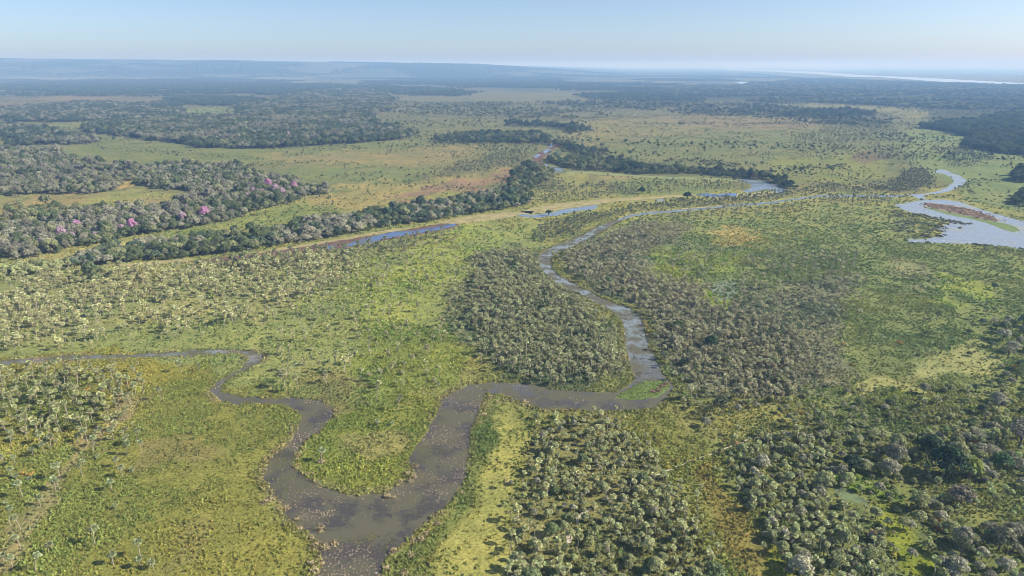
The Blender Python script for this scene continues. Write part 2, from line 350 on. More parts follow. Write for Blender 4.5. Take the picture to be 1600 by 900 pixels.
def colour_field(x, y, smooth=4):
    """base colour and herb cover of the plain at points x, y (metres)"""
    n = len(x)
    u, v = survey(x, y)
    ok = y > 40
    dist = np.hypot(x, y) + 1
    w1 = fbm(x, y, 14, 4, 5) + fbm(x, y, 45, 3, 6) - 1; w2 = fbm(x, y, 14, 4, 9) + fbm(x, y, 45, 3, 8) - 1
    col = np.tile(lin((150, 150, 90)), (n, 1)); cov = np.full(n, 0.7)
    jit = [(0.5, 0.2), (-0.6, 0.35), (0.1, -0.6), (-0.2, 0.75)][:smooth]
    for rgb, soft, c, poly in G:
        p = np.asarray(poly); lo = p.min(0) - 3 * soft; hi = p.max(0) + 3 * soft
        m = ok & (u > lo[0]) & (u < hi[0]) & (v > lo[1]) & (v < hi[1])
        if not m.any(): continue
        a = np.zeros(m.sum()); sy = soft * np.clip((v[m] - 102) / 300, .06, 1)
        for k, (jx, jy) in enumerate(jit):
            a += inside(poly, u[m] + soft * (w1[m] * 5 + jx), v[m] + sy * (w2[m] * 5 + jy))
        a /= len(jit)
        col[m] = col[m] * (1 - a[:, None]) + lin(rgb) * a[:, None]
        cov[m] = cov[m] * (1 - a) + c * a
    return col / KL, cov

# ------------------------------------------------------------------ the plain
def terrain(x, y):
    """level plain; a low forested plateau rises in the far distance at the left"""
    az = x / np.maximum(y, 1)
    rise = np.clip((y - 8300) / 2600, 0, 1); rise = rise * rise * (3 - 2 * rise)
    hgt = np.interp(az, [-1.1, -0.75, -0.375, -0.2, -0.05, 0.06, 0.16], [250, 244, 208, 190, 160, 80, 0])
    bump = (fbm(x, y, 1400, 4, 31) - .5) * 14
    rise = np.where(hgt > 1, rise, 0)
    return np.where(y > 8200, rise * np.maximum(hgt + bump * np.clip(hgt / 120, 0, 1), 0), 0), rise
def build_ground():
    vs = np.concatenate([np.arange(1500, 950, -12.0), np.arange(950, 400, -2.6), np.arange(400, 118, -1.7), np.arange(118, 103.2, -0.8)])
    Y = ground(np.full(len(vs), 800.0), vs)[1]
    far = [110000.0, 150000.0]
    Y = np.concatenate([[-60000.0, -8000.0, -1200.0, -300.0, -40.0], Y[Y > 0], far])
    s = np.concatenate([[-40, -12, -5, -2.6, -1.7], np.arange(-1.15, 1.1501, 0.0029), [1.7, 2.6, 5, 12, 40]])
    wd = np.maximum(np.abs(Y), 120.0); wd[0] = 60000
    X = wd[:, None] * s[None, :]; YY = np.repeat(Y[:, None], len(s), 1)
    x = X.ravel(); y = YY.ravel(); nr, nc = X.shape
    # the plain is level; a low forested plateau rises in the far distance at the left
    d = np.hypot(x, y)
    u, v = survey(x, y)
    z = np.zeros(len(x))
    z, rise = terrain(x, y)
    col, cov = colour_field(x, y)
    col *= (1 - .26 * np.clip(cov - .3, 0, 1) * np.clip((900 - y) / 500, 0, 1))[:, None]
    dk = rise > 0.02
    st = np.clip((fbm(x[dk] * .5, y[dk], 420, 4, 33) - .5) * 8, 0, 1)[:, None]
    col[dk] = alb(80, 92, 74) * (1 - st) + alb(104, 110, 88) * st
    # far tracts of wood and savanna, streaky from here because they lie flat
    m = (y > 2600) & (y < 30000)
    t = np.clip((fbm(x[m], y[m] * .6, 700, 4, 41) - .47) * 6, 0, 1)[:, None]
    t = t * np.clip((y[m] - 2600) / 1500, 0, 1)[:, None]
    col[m] = col[m] * (1 - t) + alb(92, 100, 84) * t
    me = bpy.data.meshes.new('ground')
    nv = nr * nc
    me.vertices.add(nv); co = np.stack([x, y, z], 1); me.vertices.foreach_set('co', co.ravel())
    i = np.arange(nr - 1)[:, None] * nc + np.arange(nc - 1)[None, :]
    q = np.stack([i, i + 1, i + nc + 1, i + nc], -1).reshape(-1, 4)
    me.loops.add(q.size); me.loops.foreach_set('vertex_index', q.ravel().astype(np.int32))
    me.polygons.add(len(q)); me.polygons.foreach_set('loop_start', np.arange(0, q.size, 4, dtype=np.int32))
    me.polygons.foreach_set('use_smooth', np.ones(len(q), bool))
    me.update(calc_edges=True)
    ca = me.attributes.new('Col', 'FLOAT_COLOR', 'POINT')
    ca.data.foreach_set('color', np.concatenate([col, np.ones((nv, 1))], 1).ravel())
    me.materials.append(ground_material())
    o = link('ground', me)
    tag(o, 'flat green and tan marsh plain reaching to the horizon', 'ground', kind='structure')
build_ground()

def sheet(name, poly, mat, z, label, cat, rough=0.35, seg=2.0, jitter=True):
    """level sheet with a slightly ragged outline"""
    p = np.asarray(poly, float); pts = []
    for (a, b) in zip(p, np.roll(p, -1, 0)):
        k = max(1, int(np.hypot(*(b - a)) / seg))
        for t in range(k): pts.append(a + (b - a) * t / k)
    pts = np.array(pts)
    x, y = ground(pts[:, 0], pts[:, 1])
    if jitter:
        dd = np.hypot(x, y)
        n1 = (fbm(x, y, 5, 3, 77) - .5); n2 = (fbm(x, y, 5, 3, 99) - .5)
        amp = np.minimum(rough * 8, dd * 0.012)
        x = x + n1 * amp; y = y + n2 * amp * 1.6
    vv = [Vector((a, b, 0)) for a, b in zip(x, y)]
    tris = tessellate_polygon([vv])
    tris = [t if (vv[t[1]] - vv[t[0]]).cross(vv[t[2]] - vv[t[0]]).z > 0 else (t[0], t[2], t[1]) for t in tris]
    o = link(name, mesh_from(name, [(a, b, z) for a, b in zip(x, y)], tris, [mat]))
    return tag(o, label, cat, kind='structure')
y600 = float(ground(800, 640)[1]); y500 = float(ground(800, 520)[1])
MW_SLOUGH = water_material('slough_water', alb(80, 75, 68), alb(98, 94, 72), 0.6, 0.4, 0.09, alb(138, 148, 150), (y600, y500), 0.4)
MW_LAKE = water_material('lake_water', alb(146, 152, 156), alb(150, 156, 140), 0.2, 0.25, 0.03, spec=0.5, ripple=0.03)
MW_PALE = water_material('pale_water', alb(130, 142, 150), alb(130, 140, 120), 0.15, 0.2, 0.05, spec=0.6, ripple=0.05)
MW_BLUE = water_material('sky_tinted_pond_water', alb(92, 108, 140), alb(90, 80, 74), 0.2, 0.06, 0.05, spec=0.7, ripple=0.25)  # bright blue body colour stands in for the mirrored sky
MW_FAR = water_material('far_river_water', alb(190, 200, 208), alb(190, 200, 208), 0.0, 0.18, 0.002, spec=1.0)
MW_MARSH = water_material('marsh_pond_water', alb(112, 124, 108), alb(122, 132, 98), 0.85, 0.3, 0.12)
def grown(poly, d):
    p = np.asarray(poly, float); x, y = ground(p[:, 0], p[:, 1]); n = len(x)
    ar = np.sum(x * np.roll(y, -1) - np.roll(x, -1) * y); sg = 1 if ar > 0 else -1
    ox, oy = np.empty(n), np.empty(n)
    for k in range(n):
        tx_, ty_ = x[(k + 1) % n] - x[k - 1], y[(k + 1) % n] - y[k - 1]; L = math.hypot(tx_, ty_)
        ox[k] = x[k] + sg * ty_ / L * d; oy[k] = y[k] - sg * tx_ / L * d
    return list(zip(*survey(ox, oy)))
M_MARGIN = earth_material('bank_mud', alb(104, 98, 76), alb(128, 122, 84), 0.3)
sheet('mud_margin', grown(SLOUGH, 1.3), M_MARGIN, .012, 'dark mud margin along the winding channel', 'mud', 0.6)
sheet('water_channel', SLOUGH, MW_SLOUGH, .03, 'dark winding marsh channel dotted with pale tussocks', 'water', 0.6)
sheet('lake', LAKE, MW_LAKE, .03, 'pale open marsh lake with weedy shore and reed island', 'lake')
sheet('river_bend', BEND, MW_LAKE, .035, 'curved pale creek feeding the marsh lake', 'creek')
sheet('marsh_pond', MARSHPOND, MW_MARSH, .03, 'small round grey-green pond amid scattered palms', 'pond')
sheet('marsh_pool', GREENPOND, water_material('weedy_pool_water', alb(96, 106, 78), alb(112, 128, 80), 0.6, 0.3, 0.15), .03, 'narrow weedy pool below the dark woods', 'pool')
PL = ['long blue pool beside the gallery forest', 'tiny blue puddle at the end of the muddy bed', 'long pale pool along the sandbar', 'tiny pale pool by the palm strip', 'blue pool between two palm strips', 'hook-shaped blue pool at the oxbow bend', 'pale pool below the dark gallery trees', 'small pale pool in the muddy streambed', 'smaller pale pool lower in the muddy streambed', 'pale pool at the top of the muddy streambed', 'tiny pale puddle above the gallery pool', 'bright distant pond beyond the woods', 'thin bright distant pond beside the far forest', 'tiny distant pond beside the bright one']
# muddy bed, sandbars
M_MUD = earth_material('river_mud', alb(96, 76, 68), alb(126, 104, 88), 0.12)
M_SAND = earth_material('dry_sedge', alb(142, 136, 92), alb(176, 162, 116), 0.09)
M_TRACK = earth_material('pale_sand', alb(186, 172, 148), alb(206, 194, 172), 0.4)
M_OXBOW = earth_material('sedge_bed', alb(128, 140, 88), alb(150, 150, 104), 0.1)
M_REED = earth_material('brown_reeds', alb(142, 124, 108), alb(160, 144, 122), 0.15)
M_LIME = earth_material('lime_weed', alb(126, 142, 90), alb(112, 128, 78), 0.12)
sheet('mud_bank', MUD, M_MUD, .010, 'reddish brown muddy bed of the old stream', 'mud', 0.5)
for p, l in SANDS: sheet('sandbar', p, M_SAND, .018, l, 'sandbar', 0.5)
sheet('mud_bank', [(858,224),(872,223),(879,227),(866,233),(856,241),(846,250),(852,260),(846,262),(832,250),(832,244),(846,236),(858,231)], M_MUD, .010, 'brown muddy streambed winding through the plain', 'mud', 0.5)
for (p, k), l in zip(PONDS, PL):
    sheet('pond', p, {'blue': MW_BLUE, 'pale': MW_PALE, 'far': MW_FAR}[k], .03, l, 'pond', seg=1.0 if k != 'far' else .5)
sheet('oxbow_bed', OXBOW, M_OXBOW, .016, 'narrow green sedge bed under the dark gallery trees', 'streambed')
sheet('creek', CANAL_P, MW_PALE, .024, 'thin pale creek running past the palm strip to the lake', 'creek')
sheet('creek_bank', ribbon([(q[0], q[1] - 2.4) for q in CANAL[:6]], 2.0), M_SAND, .014, 'pale sedge bank along the thin creek', 'bank')
sheet('far_river', FARRIVER, MW_FAR, .05, 'wide bright river crossing the far plain', 'river', 1.0, 6)
for p, l in zip(FARLAGOONS, ['faint bright lagoon near the horizon', 'longer faint lagoon above the far river', 'smallest faint lagoon at the horizon']):
    sheet('far_lagoon', p, MW_FAR, .05, l, 'lagoon', 1.0, 4)
sheet('reed_island', LAKE_ISLE, M_REED, .05, 'long brown reed island in the pale lake', 'island')
sheet('weed_mat', [(1555,346),(1575,350),(1590,356),(1594,361),(1582,363),(1566,358),(1548,351),(1525,344),(1482,335.5),(1455,328),(1438,321),(1455,325),(1484,332),(1525,340)], M_LIME, .045, 'lime green weed mat trailing from the reed island', 'weed mat')
sheet('grass_islet', ISLET, M_LIME, .05, 'bright green islet in the channel bend', 'islet')
TRACKS = [
 (ribbon([(944,769),(956,761),(970,755),(995,749),(1025,743),(1047,735),(1062,728)], [1, 2, 2.6, 2.6, 3.4, 2.8, 1.4]), 'pale sandy track crossing the palm grove'),
 (ribbon([(1062,728),(1075,722),(1125,706),(1172,686),(1200,682),(1230,676)], [1.2, 1.3, 1.4, 1.8, 2.2, 1.2]), 'faint sandy track climbing to the scrub'),
 ([(884,830),(893,828),(896,838),(893,849),(886,848),(883,838)], 'small bare sand patch in the palm grove'),
 (ribbon([(897,826),(901,818),(908,806),(922,795),(935,790)], [2.5, 4, 2.5, 2, 1]), 'bare sandy trail above the sand patch')]
for p, l in TRACKS: sheet('path', p, M_TRACK, .02, l, 'path', 0.25)

# ------------------------------------------------------------------ plant prototypes
def tube(path, radii, sides=6):
    V, F = [], []
    for k, (p, r) in enumerate(zip(path, radii)):
        for i in range(sides):
            a = 2 * math.pi * i / sides
            V.append((p[0] + r * math.cos(a), p[1] + r * math.sin(a), p[2]))
    for k in range(len(path) - 1):
        for i in range(sides):
            j = (i + 1) % sides
            F.append((k * sides + i, k * sides + j, (k + 1) * sides + j, (k + 1) * sides + i))
    F.append(tuple(range((len(path) - 1) * sides, len(path) * sides)))
    return V, F
class Geo:
    def __init__(s): s.v = []; s.f = []; s.m = []
    def add(s, V, F, m=0):
        b = len(s.v); s.v += [tuple(p) for p in V]; s.f += [tuple(i + b for i in f) for f in F]; s.m += [m] * len(F)
    def mesh(s, name, mats, smooth=False): return mesh_from(name, s.v, s.f, mats, s.m, smooth)

def palm_parts(seed, h, lean, rad):
    """fan palm: slim leaning trunk, round head of stiff fan leaves, hanging dead leaves below"""
    rnd = random.Random(seed)
    ang = rnd.uniform(0, 6.28); dx, dy = math.cos(ang) * lean, math.sin(ang) * lean
    path = [(dx * t * t, dy * t * t, h * t) for t in (0, .25, .5, .75, 1)]
    tr = Geo(); tr.add(*tube(path, [.2, .155, .14, .135, .13], 6))
    c = Vector((dx, dy, h + .1)); cr = Geo()
    n = 40
    for k in range(n):
        el = math.asin(min(1, max(-1, -0.55 + 1.5 * (k + .5) / n))); az = k * 2.39996 + rnd.uniform(-.3, .3)
        d = Vector((math.cos(el) * math.cos(az), math.cos(el) * math.sin(az), math.sin(el)))
        dead = el < -0.36
        L = rad * rnd.uniform(.36, .66) * (0.85 if dead else 1); fr = rad * rnd.uniform(.34, .62)
        side = d.cross(Vector((0, 0, 1)))
        side = side.normalized() if side.length > .05 else Vector((1, 0, 0))
        upv = side.cross(d).normalized()
        tip = c + d * L + Vector((0, 0, -0.04))
        V = [c + side * .03, c - side * .03, tip]
        F = [(0, 1, 2)]
        hub = len(V) - 1; nb = 7
        for b in range(nb):
            a = -1.45 + 2.9 * b / (nb - 1)
            r1 = fr * (1 if b % 2 == 0 else .8) * rnd.uniform(.85, 1.1)
            V.append(tip + (d * math.cos(a) + side * math.sin(a)) * r1 + upv * (.12 * fr * (1 if b % 2 else -1)) - Vector((0, 0, .28 * fr * abs(math.sin(a)) + .1 * fr)))
        for b in range(nb - 1): F.append((hub, hub + 1 + b, hub + 2 + b))
        cr.add(V, F, 1 if dead else 0)
    return tr, cr

def tree_parts(seed, flat=0.75, nlobe=16, cards=70, card=.17, gap=0.0, trunk_h=.9):
    """broadleaf tree of crown radius 1: trunk with limbs, crown of many leaf sprays on uneven lobes"""
    rnd = random.Random(seed); rs = np.random.default_rng(seed)
    tr = Geo(); cz = trunk_h + flat * .45
    tr.add(*tube([(0, 0, 0), (.02, .01, trunk_h * .5), (0, .03, trunk_h), (.02, .02, cz + .2)], [.085, .065, .055, .02], 6))
    lobes = []
    for k in range(nlobe):
        a = k * 2.39996 + rnd.uniform(-.4, .4); t = (k + .5) / nlobe
        rr = math.sqrt(t) * rnd.uniform(.62, .8); zz = (1 - t) * flat * rnd.uniform(.55, .95) - .12 * t
        lobes.append((rr * math.cos(a), rr * math.sin(a), cz + zz, rnd.uniform(.26, .42)))
    for k in range(0, nlobe, 3):
        x, y, z, r = lobes[k]
        p0 = Vector((0, 0, trunk_h * rnd.uniform(.6, .95))); p1 = Vector((x, y, z)) * .92; mid = (p0 + p1) / 2 + Vector((0, 0, .05))
        tr.add(*tube([p0, mid, p1], [.04, .028, .01], 4))
    cr = Geo()
    for (x, y, z, r) in lobes:
        d = rs.normal(size=(cards, 3)); d /= np.linalg.norm(d, axis=1)[:, None]
        d[:, 2] = np.where(d[:, 2] < -.35, -d[:, 2], d[:, 2])
        rad = r * rs.uniform(.72, 1.12, cards)
        for q in range(cards):
            if rnd.random() < gap: continue
            nrm = Vector(d[q]) + Vector(rs.normal(size=3)) * .38; nrm.normalize()
            c = Vector((x + d[q][0] * rad[q], y + d[q][1] * rad[q], z + d[q][2] * rad[q] * .82))
            t1 = nrm.orthogonal().normalized(); t1.rotate(__import__('mathutils').Quaternion(nrm, rnd.uniform(0, 6.28))); t2 = nrm.cross(t1)
            s = card * rnd.uniform(.55, 1.15)
            V = [c + t1 * s * .9, c + t2 * s * .55 - nrm * s * .15, c - t1 * s * rnd.uniform(.6, 1), c - t2 * s * rnd.uniform(.4, .7) - nrm * s * .15]
            cr.add(V, [(0, 1, 2, 3)], 0)
    return tr, cr

def bush_geo(seed, n=34, flat=.7, card=.42, spike=0.0):
    """low herb clump or bush of radius 1"""
    rs = np.random.default_rng(seed); rnd = random.Random(seed); g = Geo()
    for k in range(n):
        d = rs.normal(size=3); d[2] = abs(d[2]); d /= np.linalg.norm(d)
        r = rs.uniform(.45, 1.0)
        c = Vector((d[0] * r, d[1] * r, d[2] * r * flat + .03))
        nrm = Vector(d) + Vector(rs.normal(size=3)) * .45; nrm.normalize()
        t1 = nrm.orthogonal().normalized(); t2 = nrm.cross(t1); a = rnd.uniform(0, 6.28)
        t1, t2 = t1 * math.cos(a) + t2 * math.sin(a), t2 * math.cos(a) - t1 * math.sin(a)
        s = card * rnd.uniform(.6, 1.1)
        g.add([c + t1 * s, c + t2 * s * .6, c - t1 * s * .8, c - t2 * s * .6], [(0, 1, 2, 3)], 0)
    return g

def proto_collection(name): return bpy.data.collections.new(name)
def proto(coll, name, me):
    o = bpy.data.objects.new(name, me); coll.objects.link(o); return o

PALM = []; C_PALM = proto_collection('palm_protos')
for k, (h, lean, rad) in enumerate([(4.8, .3, 1.4), (5.8, .6, 1.5), (3.6, .2, 1.25), (7.0, 1.1, 1.4), (2.2, .15, 1.2), (5.4, .5, 1.6), (1.2, .1, 1.1), (6.2, 1.5, 1.3), (4.4, .9, 1.5)]):
    tr, cr = palm_parts(100 + k, h, lean, rad)
    j = Geo(); j.add(tr.v, tr.f, 0); b = len(j.v)
    for f, m in zip(cr.f, cr.m): j.f.append(tuple(i + b for i in f)); j.m.append(1 + m)
    j.v += cr.v
    PALM.append((tr.mesh('palm_trunk', [M_PALMBARK], True), cr.mesh('palm_crown', [M_FAN, M_DEADFAN])))
    proto(C_PALM, 'p%02d' % k, j.mesh('palm', [M_PALMBARK, M_FAN, M_DEADFAN]))
TREE = []; C_TREE = proto_collection('tree_protos')
for k, (flat, nl, cards, card, gap, th) in enumerate([(.75, 16, 75, .15, 0, .7), (.95, 20, 65, .14, 0, .8), (.6, 15, 75, .15, 0, .6), (.8, 13, 80, .15, .05, .65), (.9, 18, 50, .11, .35, .75), (.7, 22, 60, .13, 0, .55)]):
    tr, cr = tree_parts(300 + k, flat, nl, cards, card, gap, th)
    j = Geo(); j.add(tr.v, tr.f, 0); b = len(j.v)
    for f in cr.f: j.f.append(tuple(i + b for i in f)); j.m.append(1)
    j.v += cr.v
    TREE.append((tr.mesh('tree_trunk', [M_BARK], True), cr.mesh('tree_crown', [M_LEAF])))
    proto(C_TREE, 't%02d' % k, j.mesh('tree', [M_BARK, M_LEAF]))
C_HERB = proto_collection('herb_protos')
for k in range(5): proto(C_HERB, 'h%02d' % k, bush_geo(500 + k, 20, .75, .5).mesh('herb', [M_HERB]))
C_BUSH = proto_collection('bush_protos'); BUSH = []
for k in range(4):
    me = bush_geo(600 + k, 90, .8, .24).mesh('bush', [M_TWIG]); BUSH.append(me); proto(C_BUSH, 'b%02d' % k, me)

def gn_group(coll):
    ng = bpy.data.node_groups.new('scatter_' + coll.name, 'GeometryNodeTree')
    ng.interface.new_socket('Geometry', in_out='INPUT', socket_type='NodeSocketGeometry')
    ng.interface.new_socket('Geometry', in_out='OUTPUT', socket_type='NodeSocketGeometry')
    gi = ng.nodes.new('NodeGroupInput'); go = ng.nodes.new('NodeGroupOutput')
    ci = ng.nodes.new('GeometryNodeCollectionInfo'); ci.inputs['Collection'].default_value = coll
    ci.inputs['Separate Children'].default_value = True; ci.inputs['Reset Children'].default_value = True
    ip = ng.nodes.new('GeometryNodeInstanceOnPoints'); ip.inputs['Pick Instance'].default_value = True
    def named(n, t):
        a = ng.nodes.new('GeometryNodeInputNamedAttribute'); a.data_type = t; a.inputs['Name'].default_value = n
        return a.outputs[0]
    er = ng.nodes.new('FunctionNodeEulerToRotation'); L = ng.links.new
    L(gi.outputs[0], ip.inputs['Points']); L(ci.outputs[0], ip.inputs['Instance'])
    L(named('var', 'INT'), ip.inputs['Instance Index'])
    L(named('rot', 'FLOAT_VECTOR'), er.inputs[0]); L(er.outputs[0], ip.inputs['Rotation'])
    L(named('scl', 'FLOAT_VECTOR'), ip.inputs['Scale'])
    L(ip.outputs[0], go.inputs[0])
    return ng
NG = {}
def scatter_object(name, coll, x, y, scl, col, nvar, label, cat, z=0.0, tilt=0.06, var=None, rotz=None):
    n = len(x)
    me = bpy.data.meshes.new(name); me.vertices.add(n)
    me.vertices.foreach_set('co', np.stack([x, y, np.full(n, z) + terrain(x, y)[0]], 1).ravel()); me.update()
    rot = np.stack([RNG.normal(0, tilt, n), RNG.normal(0, tilt, n), RNG.uniform(0, 6.283, n) if rotz is None else rotz], 1)
    a = me.attributes.new('rot', 'FLOAT_VECTOR', 'POINT'); a.data.foreach_set('vector', rot.ravel())
    a = me.attributes.new('scl', 'FLOAT_VECTOR', 'POINT'); a.data.foreach_set('vector', np.asarray(scl, float).ravel())
    a = me.attributes.new('var', 'INT', 'POINT'); a.data.foreach_set('value', (RNG.integers(0, nvar, n) if var is None else var).astype(np.int32))
    a = me.attributes.new('Col', 'FLOAT_COLOR', 'POINT'); a.data.foreach_set('color', np.concatenate([col, np.ones((n, 1))], 1).ravel())
    o = link(name, me)
    if coll.name not in NG: NG[coll.name] = gn_group(coll)
    md = o.modifiers.new('scatter', 'NODES'); md.node_group = NG[coll.name]
    return tag(o, label, cat, kind='stuff')

def spots(poly, spacing, grow=0.0, jit=.42, drop=0.0, edge=0.0, dens=None):
    """jittered planting inside a traced outline; spacing widens with distance by grow"""
    p = np.asarray(poly, float); xs, ys = ground(p[:, 0], p[:, 1])
    y0, y1 = ys.min(), ys.max(); ax = xs / ys; a0, a1 = ax.min() - .01, ax.max() + .01
    X, Yv = [], []; yy = y0
    while yy < y1:
        sp = max(spacing, grow * yy)
        n = int((a1 - a0) * yy / sp) + 1
        X.append(a0 * yy + (np.arange(n) + RNG.uniform()) * sp + RNG.uniform(-jit, jit, n) * sp)
        Yv.append(yy + RNG.uniform(-jit, jit, n) * sp); yy += sp
    x = np.concatenate(X); y = np.concatenate(Yv)
    ex = x + RNG.normal(0, 1, len(x)) * edge; ey = y + RNG.normal(0, 1, len(x)) * edge
    wa = 3.0 + np.clip(y - 500, 0, 1e9) * .012
    ex = ex + (fbm(x, y, 26, 3, 901) - .5) * 2 * wa + (fbm(x, y, 190, 3, 902) - .5) * 2.4 * np.clip(y - 700, 0, 6000) * .03
    ey = ey + (fbm(x, y, 26, 3, 903) - .5) * 3 * wa + (fbm(x, y, 190, 3, 904) - .5) * 4 * np.clip(y - 700, 0, 6000) * .03
    k = inside(poly, *survey(ex, ey))
    if drop > 0: k &= RNG.uniform(size=len(x)) > drop
    if dens is not None: k &= RNG.uniform(size=len(x)) < dens(x, y)
    return x[k], y[k]
def dry(x, y, pad=0.0):
    m = np.ones(len(x), bool)
    for q in ((0, 0), (0, pad), (pad * .7, 0), (-pad * .7, 0)) if pad else ((0, 0),):
        u, v = survey(x + q[0], y + q[1])
        for w in (WATERS + (BEDS if pad else []) + ([MARSHPOND] if pad > 1 else [])): m &= ~inside(w, u, v)
    return m

# ------------------------------------------------------------------ palms
PALM_ZONES = [  # outline, spacing, drop, edge, colour, clump threshold, grove name
 ([(0,585),(60,576),(130,574),(205,583),(218,600),(214,640),(200,690),(100,692),(0,692)], 4.5, .12, 2, (132,132,96), .0, 'left marsh stand'),
 ([(-60,445),(130,428),(300,424),(420,408),(500,398),(560,400),(540,440),(480,470),(420,500),(330,520),(180,535),(60,546),(-60,552)], 4.3, .1, 6, (150,147,110), .26, 'left palm savanna'),
 ([(240,424),(400,405),(520,392),(620,378),(700,366),(740,362),(700,378),(600,400),(520,410),(440,420)], 4.2, .12, 3, (118,122,92), .3, 'streamside palm belt'),
 ([(500,420),(640,395),(700,400),(660,470),(700,520),(690,600),(560,610),(430,600),(420,520)], 9, .25, 6, (140,138,104), .0, 'scattered central palms'),
 ([(745,400),(800,392),(838,398),(842,430),(870,452),(905,475),(945,500),(960,540),(972,585),(940,604),(880,604),(820,592),(765,565),(745,520),(735,470)], 3.1, .06, 2.5, (134,134,104), .15, 'dense grove left of the channel'),
 ([(700,430),(745,395),(760,420),(740,470),(750,540),(770,580),(720,560),(690,520),(690,470)], 6, .2, 4, (140,140,106), .0, 'thin grove edge'),
 ([(872,402),(920,385),(960,362),(1010,352),(1090,352),(1060,372),(1000,395),(985,420),(1060,440),(1110,470),(1170,490),(1250,520),(1270,570),(1250,620),(1180,640),(1075,628),(1050,580),(1028,545),(1018,500),(995,476),(940,456),(890,432)], 3.4, .1, 3, (138,134,110), .2, 'dense grove right of the channel'),
 ([(985,420),(1060,390),(1180,390),(1330,400),(1345,450),(1320,520),(1340,590),(1250,620),(1270,560),(1180,490),(1060,440)], 5.2, .25, 4, (136,134,108), .34, 'grey palm thicket'),
 ([(1000,350),(1200,330),(1400,330),(1420,400),(1500,430),(1580,520),(1500,560),(1350,560),(1340,420),(1180,390),(1060,385)], 14, .4, 6, (128,134,98), .42, 'scattered right marsh palms'),
 ([(852,655),(900,650),(965,652),(995,690),(1015,720),(1050,745),(1080,800),(1110,870),(1120,960),(800,960),(790,860),(800,790),(830,740),(845,690)], 3.15, .12, 3, (142,142,106), .32, 'foreground palm grove'),
 ([(800,690),(850,660),(850,740),(820,800),(805,900),(790,960),(775,900),(790,800)], 6.5, .3, 2, (150,144,104), .0, 'foreground grove edge'),
 ([(1125,705),(1200,690),(1290,690),(1300,730),(1340,780),(1370,830),(1400,900),(1410,960),(1260,960),(1215,870),(1180,800),(1135,765)], 3.15, .1, 3, (138,140,106), .32, 'lower right palm thicket'),
 ([(1060,640),(1250,640),(1320,650),(1480,640),(1580,600),(1600,660),(1480,690),(1400,740),(1300,690),(1200,690),(1120,690)], 4.6, .25, 4, (132,132,100), .3, 'scrubby palm belt'),
 ([(1400,700),(1600,650),(1640,960),(1480,960),(1440,830)], 6.0, .2, 2, (128,136,98), .0, 'palms among the dark woods'),
 ([(825,372),(850,352),(900,340),(960,332),(1000,322),(1080,314),(1200,302),(1230,302),(1210,312),(1100,322),(1000,330),(940,344),(900,366),(850,380)], 3.9, .06, 2, (112,118,92), .0, 'palm strip above the creek'),
 ([(970,346),(1050,334),(1200,320),(1300,312),(1400,312),(1400,318),(1250,330),(1100,345),(1010,352)], 6, .2, 3, (134,132,106), .3, 'palm strip below the creek'),
 ([(1200,290),(1240,298),(1300,288),(1340,295),(1280,303),(1220,308)], 5, .1, 3, (106,114,92), .0, 'oxbow palms'),
 ([(1330,296),(1390,288),(1430,266),(1462,270),(1468,284),(1450,294),(1400,302),(1340,302)], 4.2, .05, 3, (108,114,92), .0, 'palm hill left of the creek'),
 ([(1490,292),(1532,283),(1534,288),(1510,298),(1490,300)], 5, .1, 2, (100,112,86), .0, 'palm clump right of the creek'),
 ([(1275,311),(1300,306),(1340,308),(1420,306),(1420,312),(1350,315),(1290,318)], 5, .15, 3, (110,118,92), .2, 'creek palms'),
 ([(1455,232),(1500,234),(1545,245),(1520,262),(1490,264),(1465,248)], 5.5, .1, 4, (100,110,90), .0, 'far right palm clump'),
 ([(800,262),(830,256),(862,266),(884,292),(960,290),(1000,300),(940,308),(860,318),(800,326),(780,300)], 5.5, .15, 4, (118,124,98), .0, 'mid palm wood'),
 ([(960,292),(1100,284),(1170,288),(1170,296),(1100,298),(960,304)], 6, .2, 3, (124,128,98), .0, 'oxbow inner palms'),
 ([(660,284),(656,278),(700,264),(750,248),(790,238),(830,232),(830,246),(800,262),(740,272)], 5.5, .1, 4, (112,118,96), .0, 'diagonal palm belt'),
 ([(640,262),(700,240),(790,232),(760,250),(700,264),(650,276)], 16, .3, 6, (118,124,98), .0, 'meadow palms'),
 ([(870,210),(960,196),(1080,206),(1250,215),(1400,225),(1440,240),(1400,280),(1300,292),(1200,278),(1050,262),(930,246),(880,226)], 14, .4, 8, (104,112,88), .36, 'northern savanna palms'),
 ([(1240,214),(1300,190),(1380,192),(1412,210),(1418,220),(1340,226),(1240,230),(1230,224)], 8, .15, 6, (98,108,92), .0, 'northern palm wood'),
 ([(1275,235),(1330,230),(1340,238),(1285,240)], 8, .1, 4, (98,108,92), .0, 'small palm wood'), ([(1345,232),(1372,224),(1440,250),(1420,256),(1370,246)], 9, .2, 6, (98,108,92), .0, 'slanting palm wood'),
 ([(1200,178),(1300,170),(1400,178),(1370,186),(1210,184)], 11, .2, 8, (94,104,92), .0, 'distant palm wood'),
 ([(590,185),(800,170),(960,180),(880,200),(700,205),(640,198)], 24, .3, 10, (104,110,92), .3, 'distant savanna palms'),
 ([(850,184),(1000,180),(1020,187),(940,190),(860,187)], 11, .15, 6, (92,102,90), .0, 'distant palm line'),
 ([(180,232),(262,234),(250,246),(190,246)], 16, .3, 6, (112,118,92), .3, 'clearing palms'),
]
